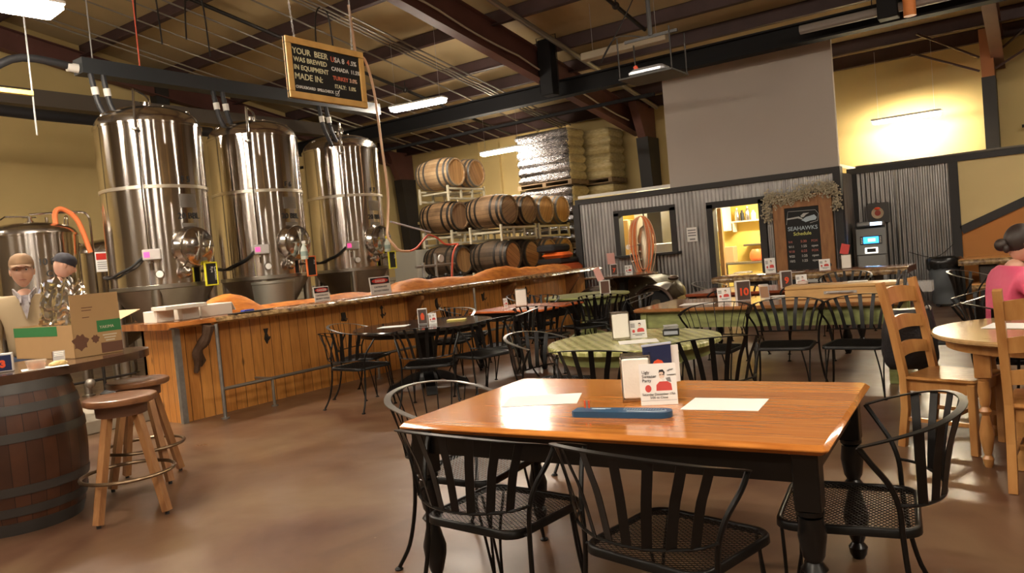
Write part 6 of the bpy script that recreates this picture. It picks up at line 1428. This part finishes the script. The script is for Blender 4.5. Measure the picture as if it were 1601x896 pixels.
tanc=mat('tan_vest',(.42,.32,.19),.8); plaid=mat('plaid_collar',(.25,.22,.24),.8,c2=(.45,.42,.42),scale=30); capm=mat('tan_cap',(.33,.20,.11),.8,noise_amt=.15,scale=20); jean=mat('jeans',(.05,.07,.12),.8)
Hm=Matrix.Translation((0,-.02,1.655))@Matrix.Rotation(R(0),4,'X')
ang_man=math.atan2(-6.85,2.75)  # placed, turned toward the room
p=person(-6.66,2.75,R(66),'man in a tan baseball cap and tan jacket standing behind the carton',dict(stand),dict(head=Hm,top=tanc,topname='jacket',trousers=jean))
# cap
c=MB(); prof=[(.094,-.0),(.096,.012),(.093,.04),(.078,.075),(.045,.097),(.001,.104)]
c.lathe(prof,32,M=Hm@Matrix.Translation((0,.006,.045))@Matrix.Rotation(R(-8),4,'X')@Matrix.Diagonal((.92,1.10,1,1)))
o_=c.build('cap_crown',capm,p); vs=[];fs=[];N=16
for i in range(N+1):
    g=R(200)+R(140)*i/N; ax,ay=.088*math.cos(g),.104*math.sin(g); e=math.sin(PI*i/N); 
    for dz in(0,.004): vs+=[Hm@V((ax,ay,.052+dz)),Hm@V((ax*.95,ay-.072*e**.6,.044-.010*abs(math.cos(g))*2+dz+.004*e))]
for i in range(N):
    b=i*4
    for q in((0,1,5,4),(2,6,7,3),(1,3,7,5)): fs.append(tuple(b+v_ for v_ in q))
MB().add(vs,fs).build('cap_peak',capm,p)
hm_=MB(); 
for s in(-1,1): hm_.sphere(Hm@V((s*.076,.02,.03)),(.012,.035,.035),10,8)
hm_.sphere(Hm@V((0,.065,-.005)),(.068,.04,.06),16,10); hm_.build('hair',mat('grey_hair',(.25,.22,.19),.9),p)
MB().add([(-.05,-.115,1.47),(.05,-.115,1.47),(0,-.150,1.28),(-.05,-.06,1.47),(.05,-.06,1.47),(0,-.10,1.28)],[(0,1,2),(5,4,3),(0,3,4,1),(1,4,5,2),(2,5,3,0)]).build('shirt_front',plaid,p,smooth=False)
col_=MB(); 
for s in(-1,1): col_.strip([(s*.075,.05,1.50),(s*.075,-.03,1.505),(s*.03,-.115,1.45),(s*.03,-.145,1.40)],(0,-.5,1),.045,.012)
col_.build('collar',plaid,p)
# stooping person
bend=dict(pelvis=(0,.06,.94),waist=(0,.02,1.10),chest=(0,-.06,1.29),neckb=(0,-.13,1.43),neckt=(0,-.17,1.49),shL=(.19,-.09,1.38),elL=(.26,-.16,1.10),wrL=(.18,-.34,.98),shR=(-.19,-.09,1.38),elR=(-.26,-.16,1.10),wrR=(-.18,-.34,.98),hipL=(.10,.08,.88),knL=(.11,.0,.50),anL=(.11,.05,.09),toL=(.12,-.11,.04),hipR=(-.10,.08,.88),knR=(-.11,.0,.50),anR=(-.11,.05,.09),toR=(-.12,-.11,.04))
Hb_=Matrix.Translation((0,-.21,1.60))@Matrix.Rotation(R(25),4,'X')
p=person(-8.30,3.60,R(165),'person in a grey-blue shirt and dark cap stooping behind the carton',bend,dict(head=Hb_,top=mat('greyblue_shirt',(.16,.17,.23),.85),topname='shirt',trousers=jean))
c=MB(); c.lathe([(.095,-.02),(.098,.02),(.090,.055),(.06,.085),(.001,.10)],28,M=Hb_@Matrix.Translation((0,.006,.035))@Matrix.Diagonal((.95,1.12,1,1))); c.build('dark_cap',mat('dark_cap',(.02,.018,.025),.8),p); p.location.z=.142
# woman in pink, seated
sit=dict(pelvis=(0,.12,.57),waist=(0,.10,.68),chest=(0,.06,.90),neckb=(0,.03,1.05),neckt=(0,.0,1.11),shL=(.17,.05,1.00),elL=(.23,-.06,.80),wrL=(.12,-.26,.80),shR=(-.17,.05,1.00),elR=(-.23,-.06,.80),wrR=(-.12,-.26,.80),hipL=(.10,.10,.50),knL=(.12,-.30,.48),anL=(.12,-.28,.09),toL=(.12,-.42,.04),hipR=(-.10,.10,.50),knR=(-.12,-.30,.48),anR=(-.12,-.28,.09),toR=(-.12,-.42,.04))
Hw=Matrix.Translation((0,-.03,1.215))@Matrix.Rotation(R(14),4,'X')
p=person(-.14,6.38,R(115),'woman in a pink quilted jacket with dark tied-back hair, seated at the right edge',sit,dict(head=Hw,top=mat('pink_jacket',(.72,.10,.20),.55,bump=.6,bscale=12),topname='jacket',trousers=jean))
hr=mat('dark_hair',(.025,.015,.012),.5); h_=MB(); h_.sphere(Hw@V((0,.022,.028)),1,24,16,M=Hw.to_3x3().to_4x4()@Matrix.Diagonal((.086,.100,.112,1))); h_.sphere(Hw@V((0,.13,-.03)),(.045,.045,.045),14,10); h_.sphere(Hw@V((-.05,.115,-.055)),(.02,.02,.03),10,8)
# trim the hair away from the face by pushing front vertices back
inv=Hw.inverted(); nv_=[]
for q in h_.v:
    l_=inv@V(q)
    if l_.y<-.035 and l_.z<.055: l_.y=-.035+ (l_.y+.035)*.1
    nv_.append(tuple(Hw@l_))
h_.v=nv_; h_.build('hair',hr,p)
o_=chair('slat',-.12,6.35,-65,'metal chair under the woman in the pink jacket','chairs far right')
# leftover chair prototypes go away if nothing used them
for k_,pr_ in PR.items():
    if pr_ is not None and k_ not in used:
        for q in kids(pr_): bpy.data.objects.remove(q)
        bpy.data.objects.remove(pr_)
